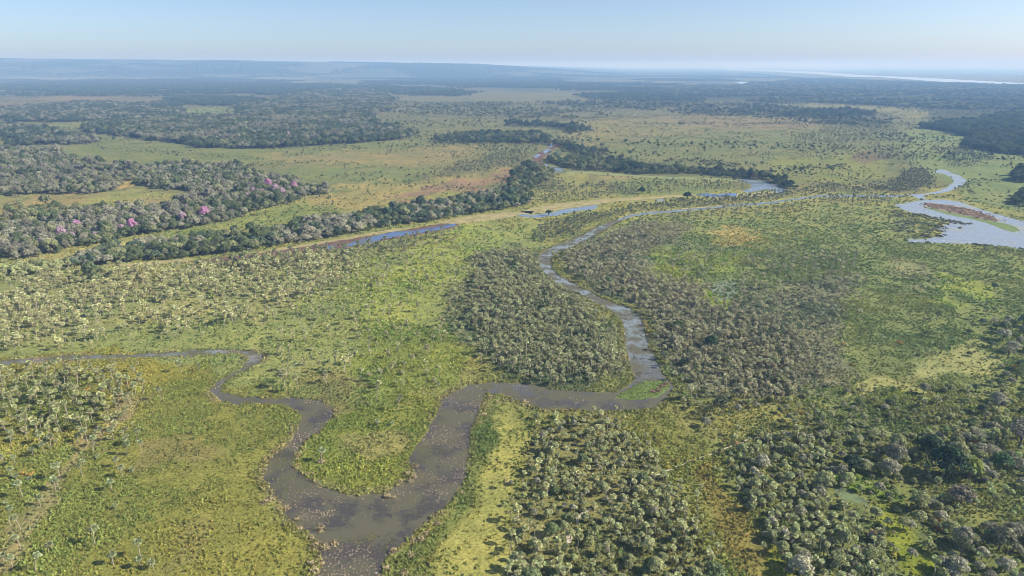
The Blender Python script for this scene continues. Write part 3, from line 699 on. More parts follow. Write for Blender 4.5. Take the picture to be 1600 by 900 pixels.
MANUAL = [(18,698),(77,701),(80,700),(7,727),(24,727),(69,709),(52,713),(120,692),(137,691),(148,697),(152,716),(147,708),(131,727),(182,730),(207,737),(191,744),(222,713),(215,694),(196,697),(200,711),(129,745),(94,747),(93,765),(87,766),(25,748),(18,745),(47,751),(175,766),(9,788),(35,776),(63,790),(180,796),(178,688),(159,682),(33,860),(32,828),(16,820),(6,877),(19,885),(76,866),(148,851),(56,893),(219,868),(177,882),(220,887),(239,888),
 (455,563),(488,570),(523,567),(517,577),(451,578),(442,580),(461,586),(439,594),(510,599),(566,596),(608,584),(631,575),(591,614),(588,626),(623,631),(622,642),(590,665),(613,664),(577,548),(622,556),(685,606),(311,582),(282,582),(252,625),(224,616),(502,722)]
px_, py_, pc_, pz_, ph_ = [], [], [], [], []
for zi, (poly, sp, drop, edge, rgb, thr, nm) in enumerate(PALM_ZONES):
    dens = None
    if thr > 0:
        sc = 22 if sp < 10 else 60
        dens = lambda x, y, t=thr, s=sc, q=zi: np.clip((fbm(x, y, s, 3, 200 + q) - t) * 5, 0.04, 1)
    x, y = spots(poly, sp, 0.0044, .46, drop, edge, dens)
    k = dry(x, y, 1.6); x, y = x[k], y[k]
    px_.append(x); py_.append(y); pz_.append(np.full(len(x), zi)); vm = np.mean([p[1] for p in poly]); pc_.append(np.tile(alb(*rgb) * float(np.interp(vm, [250, 330, 420], [.58, .68, 1])), (len(x), 1)))
    g = np.maximum(1, 0.0044 * y / sp); ph_.append(np.clip(RNG.lognormal(-.2, .22, len(x)), .45, 1.25) * np.clip(g, 1, 1.2) * float(np.interp(vm, [250, 330, 420, 560, 800], [.85, .9, 1.0, .95, .84])) * (1.22 if nm.startswith('left') or 'central' in nm or 'streamside' in nm else 1))
mx, my = ground([p[0] for p in MANUAL], [p[1] for p in MANUAL])
px_.append(mx); py_.append(my); pz_.append(np.full(len(mx), -1)); pc_.append(np.tile(alb(118, 122, 92), (len(mx), 1)))
ph_.append(np.random.default_rng(3).uniform(.78, 1.08, len(mx)))
PX = np.concatenate(px_); PY = np.concatenate(py_); PZ = np.concatenate(pz_); PCOL = np.concatenate(pc_); PS = np.concatenate(ph_)
tone = RNG.uniform(.78, 1.28, len(PX))[:, None] * np.array([1, 1, 1]) + RNG.normal(0, .022, (len(PX), 3)); PCOL = np.clip(PCOL * np.array([2.1, 2.16, 2.02]) * tone, .01, .62)
PV = RNG.integers(0, 9, len(PX)); PR = RNG.uniform(0, 6.28, len(PX))
U, V = survey(PX, PY)
size = np.where((U > 8) & (U < 1592) & (V < 893) & (V > 110), PS / np.hypot(np.hypot(PX, PY), CAM_H), 0)
size = np.where((PZ == -1) & (V < 897) & (U > 3), 9, size)
# prefer spread over the visible stands: the largest-looking first
order = np.argsort(-size); IND = order[:300]; REST = order[300:]
print('palms', len(PX))

LANDMARKS = [(889,838,'the bare sand patch'),(901,816,'the sandy trail above the sand patch'),(950,765,"the sandy track's left end"),(1046,735,"the sandy track's right end"),(995,749,"the sandy track's middle"),(1020,608,'the green islet'),(900,662,"the foreground grove's top"),(830,880,"the foreground grove's bottom left corner"),(1100,880,"the foreground grove's bottom right corner"),(960,880,"the foreground grove's bottom middle"),(1160,720,'the faint track by the right thicket'),(1332,774,'the weedy green pool'),(1400,840,'the bright yellow-green meadow'),(1435,806,'the bright orange bush'),(1478,748,'the huge dark round tree'),(1592,700,'the wide grey leafless tree'),(1250,890,'the green strip at the bottom'),(1597,895,'the bottom right corner'),(1597,800,'the right edge of the lower woods'),(1131,456,'the round grey-green pond'),(1050,600,"the channel's sharp bend"),(850,400,"the channel's upper bend"),(625,366,'the long blue pool'),(333,383,'the yellow-green gallery tree'),(321,343,'the largest bright pink tree'),(207,362,'the middle pink pair'),(97,373,'the wide mauve-pink tree'),(32,392,'the leftmost pink tree'),(440,300,'the pink tree cluster'),(510,300,'the right tip of the left wood'),(107,412,"the gallery forest's left end"),(230,400,"the gallery forest's brown mud end"),(480,372,"the gallery forest's middle"),(740,325,'the broad straw sandbar'),(870,330,'the long pale pool'),(1190,287,'the hook-shaped blue pool'),(1530,350,'the lake island'),(10,620,"the left marsh's orange bush"),(136,609,"the round orange bush"),(201,600,'the wide orange-brown bush'),(1440,580,'the pale trampled clearing')]
def ordinal(n):
    ones = ['','first','second','third','fourth','fifth','sixth','seventh','eighth','ninth','tenth','eleventh','twelfth','thirteenth','fourteenth','fifteenth','sixteenth','seventeenth','eighteenth','nineteenth']
    if n < 20: return ones[n]
    t, o = divmod(n, 10); tn = ['','','twenty','thirty','forty','fifty','sixty','seventy','eighty','ninety'][t % 10]
    return (tn[:-1] + 'ieth') if o == 0 else tn + '-' + ones[o]
def by_landmark(u, v):
    """for each point: nearest landmark and rank of closeness to it"""
    L = np.array([(a, b) for a, b, c in LANDMARKS], float)
    d = np.hypot(np.asarray(u)[:, None] - L[:, 0], np.asarray(v)[:, None] - L[:, 1])
    near = d.argmin(1); res = [None] * len(near)
    for k in set(near.tolist()):
        idx = [i for i in range(len(near)) if near[i] == k]; idx.sort(key=lambda i: d[i, k])
        for q, i in enumerate(idx): res[i] = (ordinal(q + 1), LANDMARKS[k][2])
    return res
ORD = ['first','second','third','fourth','fifth','sixth','seventh','eighth','ninth','tenth','eleventh','twelfth','thirteenth','fourteenth','fifteenth','sixteenth','seventeenth','eighteenth','nineteenth','twentieth']
def strip_of(u, v):
    if u < 330:
        for lim, t in ((640, 'on the yellow marsh beside the thin muddy arm'), (700, 'where the thick left marsh stand ends'), (722, 'on the pale bare strip below the left marsh stand'), (757, 'in the loose row across the pale bare strip'), (812, 'in the sparse row above the corner palms'), (2000, 'in the row along the bottom left edge')):
            if v < lim: return t
    if v < 572: return 'in the upper row above the dark channel arm'
    if v < 600: return 'in the lower row above the dark channel arm'
    return 'on the open marsh leading into the tongue of land'
strips = {}
for i in IND:
    if PZ[i] == -1: strips.setdefault(strip_of(U[i], V[i]), []).append(i)
LAB = {}
for t, lst in strips.items():
    lst.sort(key=lambda i: U[i])
    for k, i in enumerate(lst):
        hh = ('tall' if PS[i] * [4.8, 5.8, 3.6, 7, 2.2, 5.4, 1.2, 6.2, 4.4][PV[i]] > 5.6 else 'short')
        LAB[i] = '%s lone palm, %s from left, %s' % (hh, ORD[k], t)
rest_ind = [i for i in IND if i not in LAB]
for i, (o_, lm) in zip(rest_ind, by_landmark(U[rest_ind], V[rest_ind])): LAB[i] = 'grey-green fan palm, %s closest palm to %s' % (o_, lm)
for i in IND:
    e = bpy.data.objects.new('palm_tree', None); COLL.objects.link(e); e.empty_display_size = .5
    e.location = (PX[i], PY[i], 0); e.rotation_euler = (0, 0, PR[i]); s = float(PS[i]); e.scale = (s, s, s)
    tr, cr = PALM[PV[i]]
    link('trunk', tr, e); c = link('crown', cr, e); c['Col'] = [float(q) for q in PCOL[i]]
    tag(e, LAB[i], 'palm tree', 'lone palms on the open marsh' if PZ[i] == -1 else 'palms of the ' + PALM_ZONES[int(PZ[i])][6])
scatter_object('palm_thicket', C_PALM, PX[REST], PY[REST], np.repeat(PS[REST][:, None], 3, 1), PCOL[REST], 9, 'mass of grey-green fan palms spread over the marsh', 'palm thicket', var=PV[REST], rotz=PR[REST])

# ------------------------------------------------------------------ broadleaf woods
DG, OL, GY, LG, BL = (76,84,56), (104,106,74), (110,108,90), (110,114,76), (66,78,60)
TREE_ZONES = [  # outline, spacing, radius, mix of tints, drop, edge, clump threshold, wood name
 ([(127,200),(150,192),(280,184),(370,186),(380,168),(440,150),(560,140),(606,150),(604,170),(580,182),(590,196),(650,204),(650,212),(600,220),(550,224),(475,228),(400,232),(375,232),(300,229),(250,224),(200,216),(150,210)], 6.4, 5.0, (DG, BL, DG, OL, GY), .0, 3, 0, 'broad dark forest'),
 ([(0,172),(60,166),(125,162),(275,165),(280,182),(175,187),(125,191),(0,194)], 9, 6, (BL, DG, GY), .0, 4, 0, 'distant left forest'),
 ([(255,158),(300,152),(400,155),(440,162),(380,166),(270,163)], 10, 6, (BL, DG), .1, 4, 0, 'distant left copse'),
 ([(0,199),(62,205),(95,214),(145,222),(125,226),(0,228)], 6.5, 4.6, (BL, DG, GY), .0, 3, 0, 'left inner wood'),
 ([(0,234),(75,238),(105,247),(160,254),(240,262),(252,270),(205,280),(180,298),(140,304),(60,302),(0,310)], 5.0, 3.6, (DG, GY, OL, GY), .05, 2, .3, 'left upland wood'),
 ([(255,260),(300,257),(362,262),(400,267),(415,277),(457,279),(466,290),(505,298),(505,306),(480,307),(470,315),(425,326),(400,332),(345,347),(300,357),(250,363),(207,371),(155,380),(105,390),(87,396),(37,405),(-30,404),(-30,350),(60,352),(130,330),(205,330),(280,320),(300,300),(250,296),(215,290),(215,278)], 4.9, 3.5, (DG, GY, OL, GY, DG, GY), .0, 2, 0, 'left wood with pink crowns'),
 ([(20,330),(90,322),(110,336),(60,352),(20,350)], 6.5, 3.8, (OL, DG, GY), .2, 2, .3, 'left clearing copse'),
 ([(107,408),(125,400),(160,391),(200,386),(250,380),(325,375),(400,364),(500,347),(575,336),(650,322),(712,312),(790,296),(830,290),(830,318),(800,326),(725,337),(675,346),(625,352),(550,366),(475,379),(400,390),(375,394),(300,402),(225,409),(175,412),(107,420)], 4.7, 3.4, (DG, OL, DG, BL, GY), .0, 1.5, 0, 'gallery forest'),
 ([(-30,428),(50,416),(107,410),(107,422),(50,432),(-30,444)], 5, 3.0, (OL, LG, OL), .1, 2, 0, 'pale scrub belt'),
 ([(100,440),(160,428),(200,426),(150,442),(110,448)], 6, 3.2, (DG, LG), .3, 2, 0, 'shrubs below the gallery forest'),
 ([(800,272),(825,258),(856,266),(862,280),(820,300),(796,300)], 5.4, 3.6, (DG, BL, OL), .0, 2, 0, 'river bend wood'),
 ([(857,244),(912,251),(975,251),(1025,261),(1100,268),(1200,278),(1237,290),(1240,297),(1200,287),(1165,281),(1100,274),(1000,273),(950,270),(887,263),(860,254)], 5.4, 3.5, (BL, DG, OL), .05, 2, 0, 'dark gallery trees'),
 ([(700,213),(800,211),(850,211),(880,221),(912,233),(965,241),(940,245),(905,239),(875,227),(837,223),(800,223),(700,226),(664,221)], 6.4, 4.0, (BL, DG, OL), .1, 3, .2, 'northern gallery trees'),
 ([(800,192),(860,196),(905,198),(930,206),(910,208),(860,200),(800,196)], 9, 5, (BL, DG), .1, 4, 0, 'northern tree line'),
 ([(1437,201),(1500,192),(1600,180),(1700,182),(1700,246),(1562,241),(1512,233),(1507,223),(1532,217),(1500,211)], 8, 6.5, (BL, BL, DG), .0, 3, 0, 'right blue forest'),
 ([(1583,282),(1592,270),(1640,266),(1640,286),(1590,286)], 6, 5, (BL, DG), .0, 1, 0, 'trees by the right edge'), ([(1582,318),(1594,306),(1640,304),(1640,324),(1590,322)], 6, 5, (BL, DG), .0, 1, 0, 'lower trees by the right edge'),
 ([(1030,140),(1200,128),(1400,128),(1700,136),(1700,182),(1600,180),(1525,190),(1500,185),(1462,190),(1440,183),(1460,177),(1437,169),(1262,160),(1200,162),(1100,158),(1040,150)], 16, 9, (BL, DG, OL), .1, 6, .42, 'far right forest'),
 ([(1320,172),(1380,180),(1300,186),(1200,182)], 14, 6, (BL, DG), .3, 6, 0, 'far right copse'),
 ([(0,130),(180,124),(400,130),(420,140),(330,142),(250,140),(200,148),(80,145),(0,140)], 18, 10, (BL, BL, DG), .05, 8, .2, 'far left forest band'),
 ([(400,128),(560,134),(680,138),(740,146),(700,152),(600,146),(480,146),(400,150)], 18, 10, (BL, DG), .1, 8, .3, 'far middle forest band'),
 ([(640,120),(860,122),(900,134),(800,138),(660,132)], 26, 13, (BL, BL), .1, 10, .2, 'far northern forest band'),
 ([(900,150),(1040,140),(1100,158),(1020,160),(930,156)], 16, 8, (BL, DG), .1, 8, .2, 'far centre forest'),
 ([(-100,150),(1700,150),(1700,250),(1500,300),(1250,300),(900,300),(880,240),(600,235),(400,250),(200,240),(-100,225)], 15, 2.4, (BL, DG, OL), .3, 3, .55, 'northern plain'),
 ([(-100,160),(1700,160),(1700,260),(1500,310),(1250,306),(900,300),(640,310),(400,345),(420,262),(200,240),(-100,225)], 8, 1.3, (OL, OL, DG), .35, 3, .46, 'low scrub of the plain'),
 ([(860,162),(960,156),(1080,160),(1210,166),(1300,173),(1180,177),(1020,174),(900,170)], 9, 3.0, (OL, DG, BL), .1, 12, .42, 'northern scrub band'),
 ([(1060,177),(1200,172),(1300,181),(1400,190),(1418,205),(1340,198),(1200,187),(1080,182)], 8, 2.6, (OL, DG, BL), .1, 8, .4, 'slender scrub band'),
 ([(600,168),(760,160),(880,170),(960,184),(820,186),(640,180)], 9, 2.8, (OL, DG, OL), .1, 12, .46, 'central scrub band'),
 ([(880,238),(960,246),(1100,250),(1230,262),(1330,262),(1300,274),(1180,272),(1040,262),(920,250)], 7, 2.2, (OL, DG), .2, 8, .44, 'scrub above the oxbow'),
 ([(-100,107),(1100,107),(1250,122),(1700,140),(1700,152),(-100,152)], 22, 10, (BL, BL, DG), .0, 3, .5, 'horizon woods'),
 ([(1440,690),(1520,680),(1600,655),(1660,640),(1680,960),(1500,960),(1478,900),(1480,860),(1420,830),(1410,800),(1400,770),(1420,730)], 4.6, 2.3, (DG, OL, GY, LG, OL, GY), .12, 2.5, .24, 'lower right woods'),
 ([(1330,690),(1400,680),(1440,690),(1420,730),(1390,760),(1340,740)], 6.0, 2.8, (DG, GY, OL), .25, 2, .3, 'scrub above the green pool'),
 ([(1540,500),(1600,500),(1660,560),(1660,650),(1560,650),(1500,640),(1560,600),(1575,570)], 7, 3.0, (DG, GY, BL), .3, 3, .3, 'right marsh scrub'),
 ([(1130,700),(1290,680),(1330,760),(1390,880),(1300,940),(1220,860)], 9, 2.4, (DG, GY, OL), .3, 2, .3, 'bushes of the palm thicket'),
 ([(880,420),(1010,480),(1070,600),(1240,620),(1240,540),(1090,480),(980,430)], 12, 2.6, (DG, GY, OL), .3, 2, .3, 'bushes right of the channel'),
 ([(850,660),(960,660),(1090,860),(1100,940),(810,940),(820,780)], 11, 2.2, (DG, OL, GY), .3, 2, .3, 'bushes of the foreground grove'),
 ([(845,655),(965,652),(1050,745),(1110,870),(1120,960),(800,960),(800,790)], 4.6, 1.5, (OL, GY, OL, LG), .25, 3, .3, 'undergrowth of the foreground grove'),
 ([(1125,700),(1330,660),(1420,700),(1420,780),(1400,930),(1260,950),(1180,800)], 4.4, 1.6, (OL, GY, OL, LG), .2, 3, .25, 'undergrowth of the right thicket'),
 ([(1060,630),(1330,600),(1600,600),(1600,700),(1400,700),(1120,700)], 5.5, 1.5, (OL, GY, DG, OL), .25, 4, .42, 'undergrowth of the scrubby belt'),
 ([(1350,430),(1600,440),(1600,560),(1380,560)], 22, 2.0, (DG, BL), .4, 4, .3, 'bushes of the right marsh'),
]
BIG = [  # base px, crown radius, tint, label
 (1478,745,7.6,(56,70,50),'huge dark round tree in the lower right woods'),
 (1452,715,4.6,(60,74,54),'dark tree just behind the huge round tree'),
 (1512,748,5.0,(112,120,64),'yellow-green topped tree beside the huge dark tree'),
 (1592,700,6.5,(122,118,102),'wide grey leafless tree by the right edge'),
 (1500,790,5.0,(110,104,88),'grey-brown rounded tree below the huge dark tree'),
 (1562,735,4.2,(72,92,62),'green layered tree below the grey leafless one'),
 (1330,735,4.0,(60,72,56),'dark bushy tree left of the huge round tree'),
 (1395,727,4.4,(112,110,92),'grey tree above the bright green pool'),
 (1560,860,4.6,(96,96,74),'wide olive tree near the bottom right corner'),
 (1500,872,3.8,(84,88,66),'olive tree right of the yellow-green meadow'),
 (229,338,4.2,(58,72,46),'round dark tree on the sandbar side'),
 (1074,311,5.4,(44,60,46),'lone dark round tree beside the oxbow pool'),
 (857,337,3.4,(58,74,50),'small dark tree on the tip of the long pale pool'),
 (1003,303,5.0,(52,68,48),'dark tree pair on the oxbow inner bank'),
 (1110,548,4.2,(60,74,56),'dark bushy tree in the grove right of the channel'),
 (333,383,4.0,(130,148,66),'bright yellow-green tree in the gallery forest'),
 (1125,648,4.4,(72,78,62),'dark spreading tree at the lower end of the right grove'),
 (1195,600,4.0,(74,80,62),'dark tree in the scrub east of the channel'),
]
BIG = [b for b in BIG if b[0] != 229]
PINK = [(122,360,3.6,'pink tree above the wood edge, third bright crown from the left'),(207,362,4.4,'bright pink tree, right one of the middle pair'),(191,365,3.6,'pale pink tree, left one of the middle pair'),(97,373,4.4,'wide mauve-pink tree near the left wood edge'),(114,375,2.6,'small pink tree touching the wide mauve one'),(66,387,3.0,'small pale pink tree second from the left edge'),(32,392,2.6,'smallest pale pink tree nearest the left edge'),(321,343,5.2,'largest bright pink tree standing alone at the wood edge'),(286,349,4.2,'pale pink tree just left of the largest one'),(292,333,3.2,'faint pink tree above the pale one'),(396,303,3.6,'pink tree left of the pink cluster'),(387,311,3.0,'faint pink tree below left of the pink cluster'),(420,296,5.0,'big bright pink tree at the top left of the cluster'),(431,303,4.4,'pink tree in the middle of the cluster'),(441,307,4.4,'pale pink tree at the bottom of the cluster'),(460,298,4.6,'bright pink tree at the right end of the cluster'),(409,306,3.2,'pink tree at the left foot of the cluster'),(350,333,3.0,'small dusty pink tree right of the largest one'),(428,311,2.8,'dusty pink tree under the cluster'),(452,303,3.0,'dusty pink tree between the cluster and its right end'),(150,374,2.6,'small dusty pink tree at the lower wood edge'),(372,316,2.6,'small dusty pink tree left of the cluster foot'),(240,356,2.6,'small dusty pink tree right of the middle pair'),(450,216,6.5,'lone pale pink tree in the broad dark forest')]

tx, ty, tr_, tc, tz = [], [], [], [], []
for zi, (poly, sp, rad, mix, drop, edge, thr, nm) in enumerate(TREE_ZONES):
    sc, sl = (520, 14) if 'horizon' in nm else ((260, 9) if nm.startswith('far') else ((170, 9) if nm == 'northern plain' else (max(26, sp * 4), 6)))
    dens = (lambda x, y, t=thr, s=sc, q=zi, sl=sl: np.clip((fbm(x * .6, y, s, 4, 400 + q) - t) * sl, 0, 1)) if thr > 0 else None
    x, y = spots(poly, sp, 0.0052, .44, drop, edge, dens)
    k = dry(x, y, rad * .9); x, y = x[k], y[k]
    pat = fbm(x, y, 60, 2, 300 + zi) + RNG.normal(0, .16, len(x))
    idx = np.clip(((pat - .2) / .6 * len(mix)).astype(int), 0, len(mix) - 1)
    tx.append(x); ty.append(y); tz.append(np.full(len(x), zi))
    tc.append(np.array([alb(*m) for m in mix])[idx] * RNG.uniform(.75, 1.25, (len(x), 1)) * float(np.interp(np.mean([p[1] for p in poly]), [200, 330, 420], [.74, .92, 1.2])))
    tr_.append(rad * np.clip(RNG.lognormal(-.1, .3, len(x)), .45, 1.7) * np.clip(np.maximum(sp, .0052 * y) / sp, 1, 6))
TX = np.concatenate(tx); TY = np.concatenate(ty); TZ = np.concatenate(tz); TC = np.concatenate(tc) * 2.6; TRD = np.concatenate(tr_)
HS = np.clip(RNG.uniform(.85, 1.2, len(TX)) * np.minimum(1, 7.0 / TRD), .12, 1.2)     # wide far crowns stay ten metres high
TV = RNG.integers(0, 6, len(TX)); TROT = RNG.uniform(0, 6.28, len(TX))
# keep room round the big and the pink trees
bx, by = ground([b[0] for b in BIG] + [p[0] for p in PINK], [b[1] for b in BIG] + [p[1] for p in PINK]); br = np.array([b[2] for b in BIG] + [p[2] for p in PINK])
keep = np.ones(len(TX), bool)
for a, b, r in zip(bx, by, br): keep &= np.hypot(TX - a, np.where(TY < b, (TY - b) / 2.6, TY - b)) > r * .85
TX, TY, TZ, TC, TRD, HS, TV, TROT = [q[keep] for q in (TX, TY, TZ, TC, TRD, HS, TV, TROT)]
U, V = survey(TX, TY)
size = np.where((U > 5) & (U < 1595) & (V < 900) & (V > 110), TRD / np.hypot(np.hypot(TX, TY), CAM_H), 0)
order = np.argsort(-size); nind = 300 - len(BIG)
IND, REST = order[:nind], order[nind:]
print('trees', len(TX))
def tint_word(c):
    c = c / c.max()
    return 'grey leafless' if c[2] > .68 else ('dark green' if c[0] < .8 else 'olive green')
def add_tree(name, x, y, r, hs, var, rot, col, label, cat, group):
    e = bpy.data.objects.new(name, None); COLL.objects.link(e); e.empty_display_size = .5
    e.location = (x, y, 0); e.rotation_euler = (0, 0, rot); e.scale = (r, r, r * hs)
    t, c = TREE[var]; link('trunk', t, e); k = link('crown', c, e); k['Col'] = [float(q) for q in col]
    return tag(e, label, cat, group)
for i, (o_, lm) in zip(IND, by_landmark(U[IND], V[IND])):
    nm = TREE_ZONES[int(TZ[i])][7]; w = tint_word(TC[i])
    nm2 = nm if nm.startswith('bushes') or nm.startswith('shrubs') or nm.startswith('trees') else nm
    add_tree('broadleaf_tree', float(TX[i]), float(TY[i]), float(TRD[i]), float(HS[i]), int(TV[i]), float(TROT[i]), TC[i], '%s rounded tree, %s closest to %s' % (w, o_, lm), 'tree', '%s trees of the %s' % (w, nm2))
for k, (u, v, r, rgb, l) in enumerate(BIG):
    x, y = ground(u, v); add_tree('broadleaf_tree', float(x), float(y), r, min(1, 7.5 / r), [5, 1, 0, 4, 2, 3][k % 6], k * 1.3, alb(*rgb) * 2.0, l, 'tree', None)
for k, (u, v, r, l) in enumerate(PINK):
    x, y = ground(u, v)
    col = alb(184, 138, 166) if 'bright' in l else alb(170, 146, 156)
    add_tree('flowering_tree', float(x), float(y), r * 1.05, min(1.5, 8.6 / r), [0, 3, 2, 5][k % 4], k * 1.7, col * 1.45, l, 'flowering tree', 'pink flowering trees at the left')
scatter_object('woodland', C_TREE, TX[REST], TY[REST], np.stack([TRD[REST], TRD[REST], TRD[REST] * HS[REST]], 1), TC[REST], 6, 'mass of dark green and grey trees in the woods beyond', 'woodland', var=TV[REST], rotz=TROT[REST])

# ------------------------------------------------------------------ shrubs by the water and coloured bushes
DRYB = [(430,708),(424,715),(465,714),(422,781),(414,786),(447,795),(464,813),(467,826),(501,828),(487,841),(493,854),(508,856),(521,850),(486,881),(500,881),(492,893),(649,729),(636,741),(646,745),(626,754),(640,752),(606,777),(614,777),(644,845),(657,843),(665,834),(604,889),(630,897),(615,862),(642,867),(684,819),(722,771),(761,609),(766,621),(777,629),(757,649),(750,660),(787,626),(800,627),(820,629),(502,722)]
def near_word(u, v):
    if u < 480: return 'on the left bank of the dark channel'
    if u < 560: return 'on the lower left bank of the dark channel'
    if v > 800: return 'on the lower right bank of the dark channel'
    if v > 700: return 'at the tip of the tongue of land'
    return 'on the spit where the channel turns east'
bins = {}
for q in DRYB: bins.setdefault(near_word(*q), []).append(q)
for t, lst in bins.items():
    lst.sort(key=lambda q: q[1])
    for k, (u, v) in enumerate(lst):
        x, y = ground(u, v); o = link('dry_shrub', BUSH[k % 4]); r = random.uniform(1.2, 2.0)
        o.location = (float(x), float(y), 0); o.scale = (r * 1.1, r, r * .95); o.rotation_euler = (0, 0, k * 1.1)
        o['Col'] = [float(c) for c in alb(172, 156, 118) * random.uniform(.95, 1.3)]
        tag(o, 'pale dry shrub, %s from the top, %s' % (ORD[k], t), 'shrub', 'dry shrubs along the channel banks')
ORANGE = [(136,609,1.8,'round orange bush among the left marsh palms'),(201,600,2.2,'wide orange-brown bush by the left marsh palms'),(9,621,1.6,'orange bush at the left edge among palms'),(150,669,1.6,'orange-tinted bush below the left marsh stand'),(36,741,1.5,'yellow-orange bush in the left foreground'),(48,742,1.6,'second yellow-orange bush in the left foreground'),(1435,806,2.4,'bright orange bush right of the weedy pool'),(1470,828,2.8,'large rusty orange bush in the lower right woods'),(1462,812,1.8,'small orange bush above the large rusty one'),(1505,848,2.2,'orange bush low in the lower right woods'),(1522,691,2.2,'orange crown high in the lower right woods'),(1397,869,2.2,'yellow bush beside the bright meadow at lower right'),(1367,838,2.8,'tan-orange bush at the palm thicket edge'),(1232,810,1.8,'ochre bush in the lower right palm thicket'),(1317,538,2.0,'ochre bush in the right marsh'),(1405,536,2.4,'orange-brown bush above the pale clearing'),(1332,571,2.0,'ochre bush left of the pale clearing'),(1250,645,2.0,'ochre bush at the scrubby palm belt'),(1220,573,2.0,'ochre bush in the grove right of the channel'),(1588,574,2.4,'orange bush near the right edge'),(914,568,2.6,'pinkish orange bush in the dense grove left of the channel'),(918,576,2.6,'yellow-green bush in the dense grove left of the channel'),(1034,468,2.4,'tan bush in the grove right of the channel'),(880,778,2.0,'yellow bush in the foreground palm grove'),(1042,729,2.2,'yellow bush at the end of the sandy track'),(1152,694,2.0,'straw bush by the faint sandy track')]
for k, (u, v, r, l) in enumerate(ORANGE):
    x, y = ground(u, v); o = link('coloured_bush', BUSH[k % 4]); o.location = (float(x), float(y), 0); o.scale = (r, r, r * .85); o.rotation_euler = (0, 0, k)
    rgb = (160, 154, 72) if 'yellow' in l and 'orange' not in l else ((178, 152, 112) if ('tan' in l or 'straw' in l or 'pinkish' in l) else ((158, 140, 80) if 'ochre' in l else (176, 142, 74)))
    o['Col'] = [float(c) for c in alb(*rgb) * 1.3]
    tag(o, l, 'bush', 'autumn coloured bushes')
for k, (u, v, r) in enumerate([(1034,604,1.8), (1028,610,2.0), (1020,613,1.7), (1040,600,1.6)]):
    x, y = ground(u, v); o = link('reddish_shrub', BUSH[k % 4]); o.location = (float(x), float(y), 0); o.scale = (r, r, r * .8)
    o['Col'] = [float(c) for c in alb(150, 112, 100) * 1.2]
    tag(o, ['reddish shrub in the middle of the islet', 'reddish shrub below the middle of the islet', 'reddish shrub at the lower end of the islet shrubs', 'reddish shrub at the upper tip of the islet'][k], 'shrub', 'reddish shrubs on the islet')

# ------------------------------------------------------------------ low herbs of the marsh (uncountable)
FRAME = [(-120,285),(1720,285),(1720,1000),(-120,1000)]
def herbs(poly, spacing, grow, rad, name, label, seed):
    x, y = spots(poly, spacing, grow, .5)
    k = dry(x, y, .6); u, v = survey(x, y)
    for p, l in TRACKS: k &= ~inside(p, u, v)
    x, y = x[k], y[k]
    col, cov = colour_field(x, y, 2)
    patch = np.clip((.55 * fbm(x, y, 7, 3, seed) + .45 * fbm(x, y, 30, 3, seed + 5) - .5) * 2.6 + .5, 0, 1)
    cov = cov * np.clip((survey(x, y)[1] - 285) / 110, .04, 1)
    k = RNG.uniform(size=len(x)) < np.clip(cov * (0.26 + 1.2 * patch), 0, 1)
    x, y, col, patch = x[k], y[k], col[k], patch[k]
    g = np.maximum(1, grow * y / spacing)
    r = rad * RNG.uniform(.55, 1.3, len(x)) * g
    c = col * 1.22 * RNG.uniform(.72, 1.28, (len(x), 1)) * (1 + RNG.normal(0, .05, (len(x), 3)))
    c *= (0.84 + .3 * patch)[:, None]; r = r * (.75 + .5 * patch)
    mood = np.clip((fbm(x, y, 38, 4, seed + 9) - .5) * 4 + .5, 0, 1)[:, None]
    c = c * (np.array([.76, .88, .84]) * (1 - mood) + np.array([1.06, 1.03, .92]) * mood)
    h = r * RNG.uniform(.9, 2.1, len(x)) / np.sqrt(g)
    print(name, len(x))
    scatter_object(name, C_HERB, x, y, np.stack([r * RNG.uniform(.8, 1.4, len(x)), r, h], 1), c, 5, label, 'vegetation', z=-.02, tilt=.1)
herbs(FRAME, 1.02, .0036, .52, 'marsh_herbs', 'low yellow-green marsh herbs covering the near plain', 61)
# tall sedge and herbs crowding the channel banks
def outline_points(poly, step, lo, hi):
    p = np.asarray(poly, float); x, y = ground(p[:, 0], p[:, 1]); X, Y = [], []
    for k in range(len(x) - 1):
        L = math.hypot(x[k + 1] - x[k], y[k + 1] - y[k]); n = max(1, int(L / step)); t = RNG.uniform(0, 1, n)
        nx, ny = (y[k + 1] - y[k]) / L, -(x[k + 1] - x[k]) / L; off = RNG.uniform(lo, hi, n)
        for sgn in (1, -1): X.append(x[k] + t * (x[k + 1] - x[k]) + nx * off * sgn); Y.append(y[k] + t * (y[k + 1] - y[k]) + ny * off * sgn)
    return np.concatenate(X), np.concatenate(Y)
bx_, by_ = [], []
for line in (SLOUGH_N, SLOUGH_E, SLOUGH_W):
    a, b = outline_points(line, .42, .1, 3.2); bx_.append(a); by_.append(b)
x = np.concatenate(bx_); y = np.concatenate(by_); k = dry(x, y) & (fbm(x, y, 11, 3, 71) > .36); x, y = x[k], y[k]
col, cov = colour_field(x, y, 2); r = RNG.uniform(.45, 1.05, len(x)); brn = np.clip((fbm(x, y, 20, 2, 73) - .5) * 5, 0, 1)[:, None]
col = (col * (1 - brn * .6) + alb(172, 156, 112) * brn * .6) * 1.2 * RNG.uniform(.75, 1.2, (len(x), 1))
scatter_object('bank_sedge', C_HERB, x, y, np.stack([r, r, r * RNG.uniform(.8, 1.5, len(x))], 1), col, 5, 'tall sedge and herbs crowding the channel banks', 'sedge', z=-.02, tilt=.1)
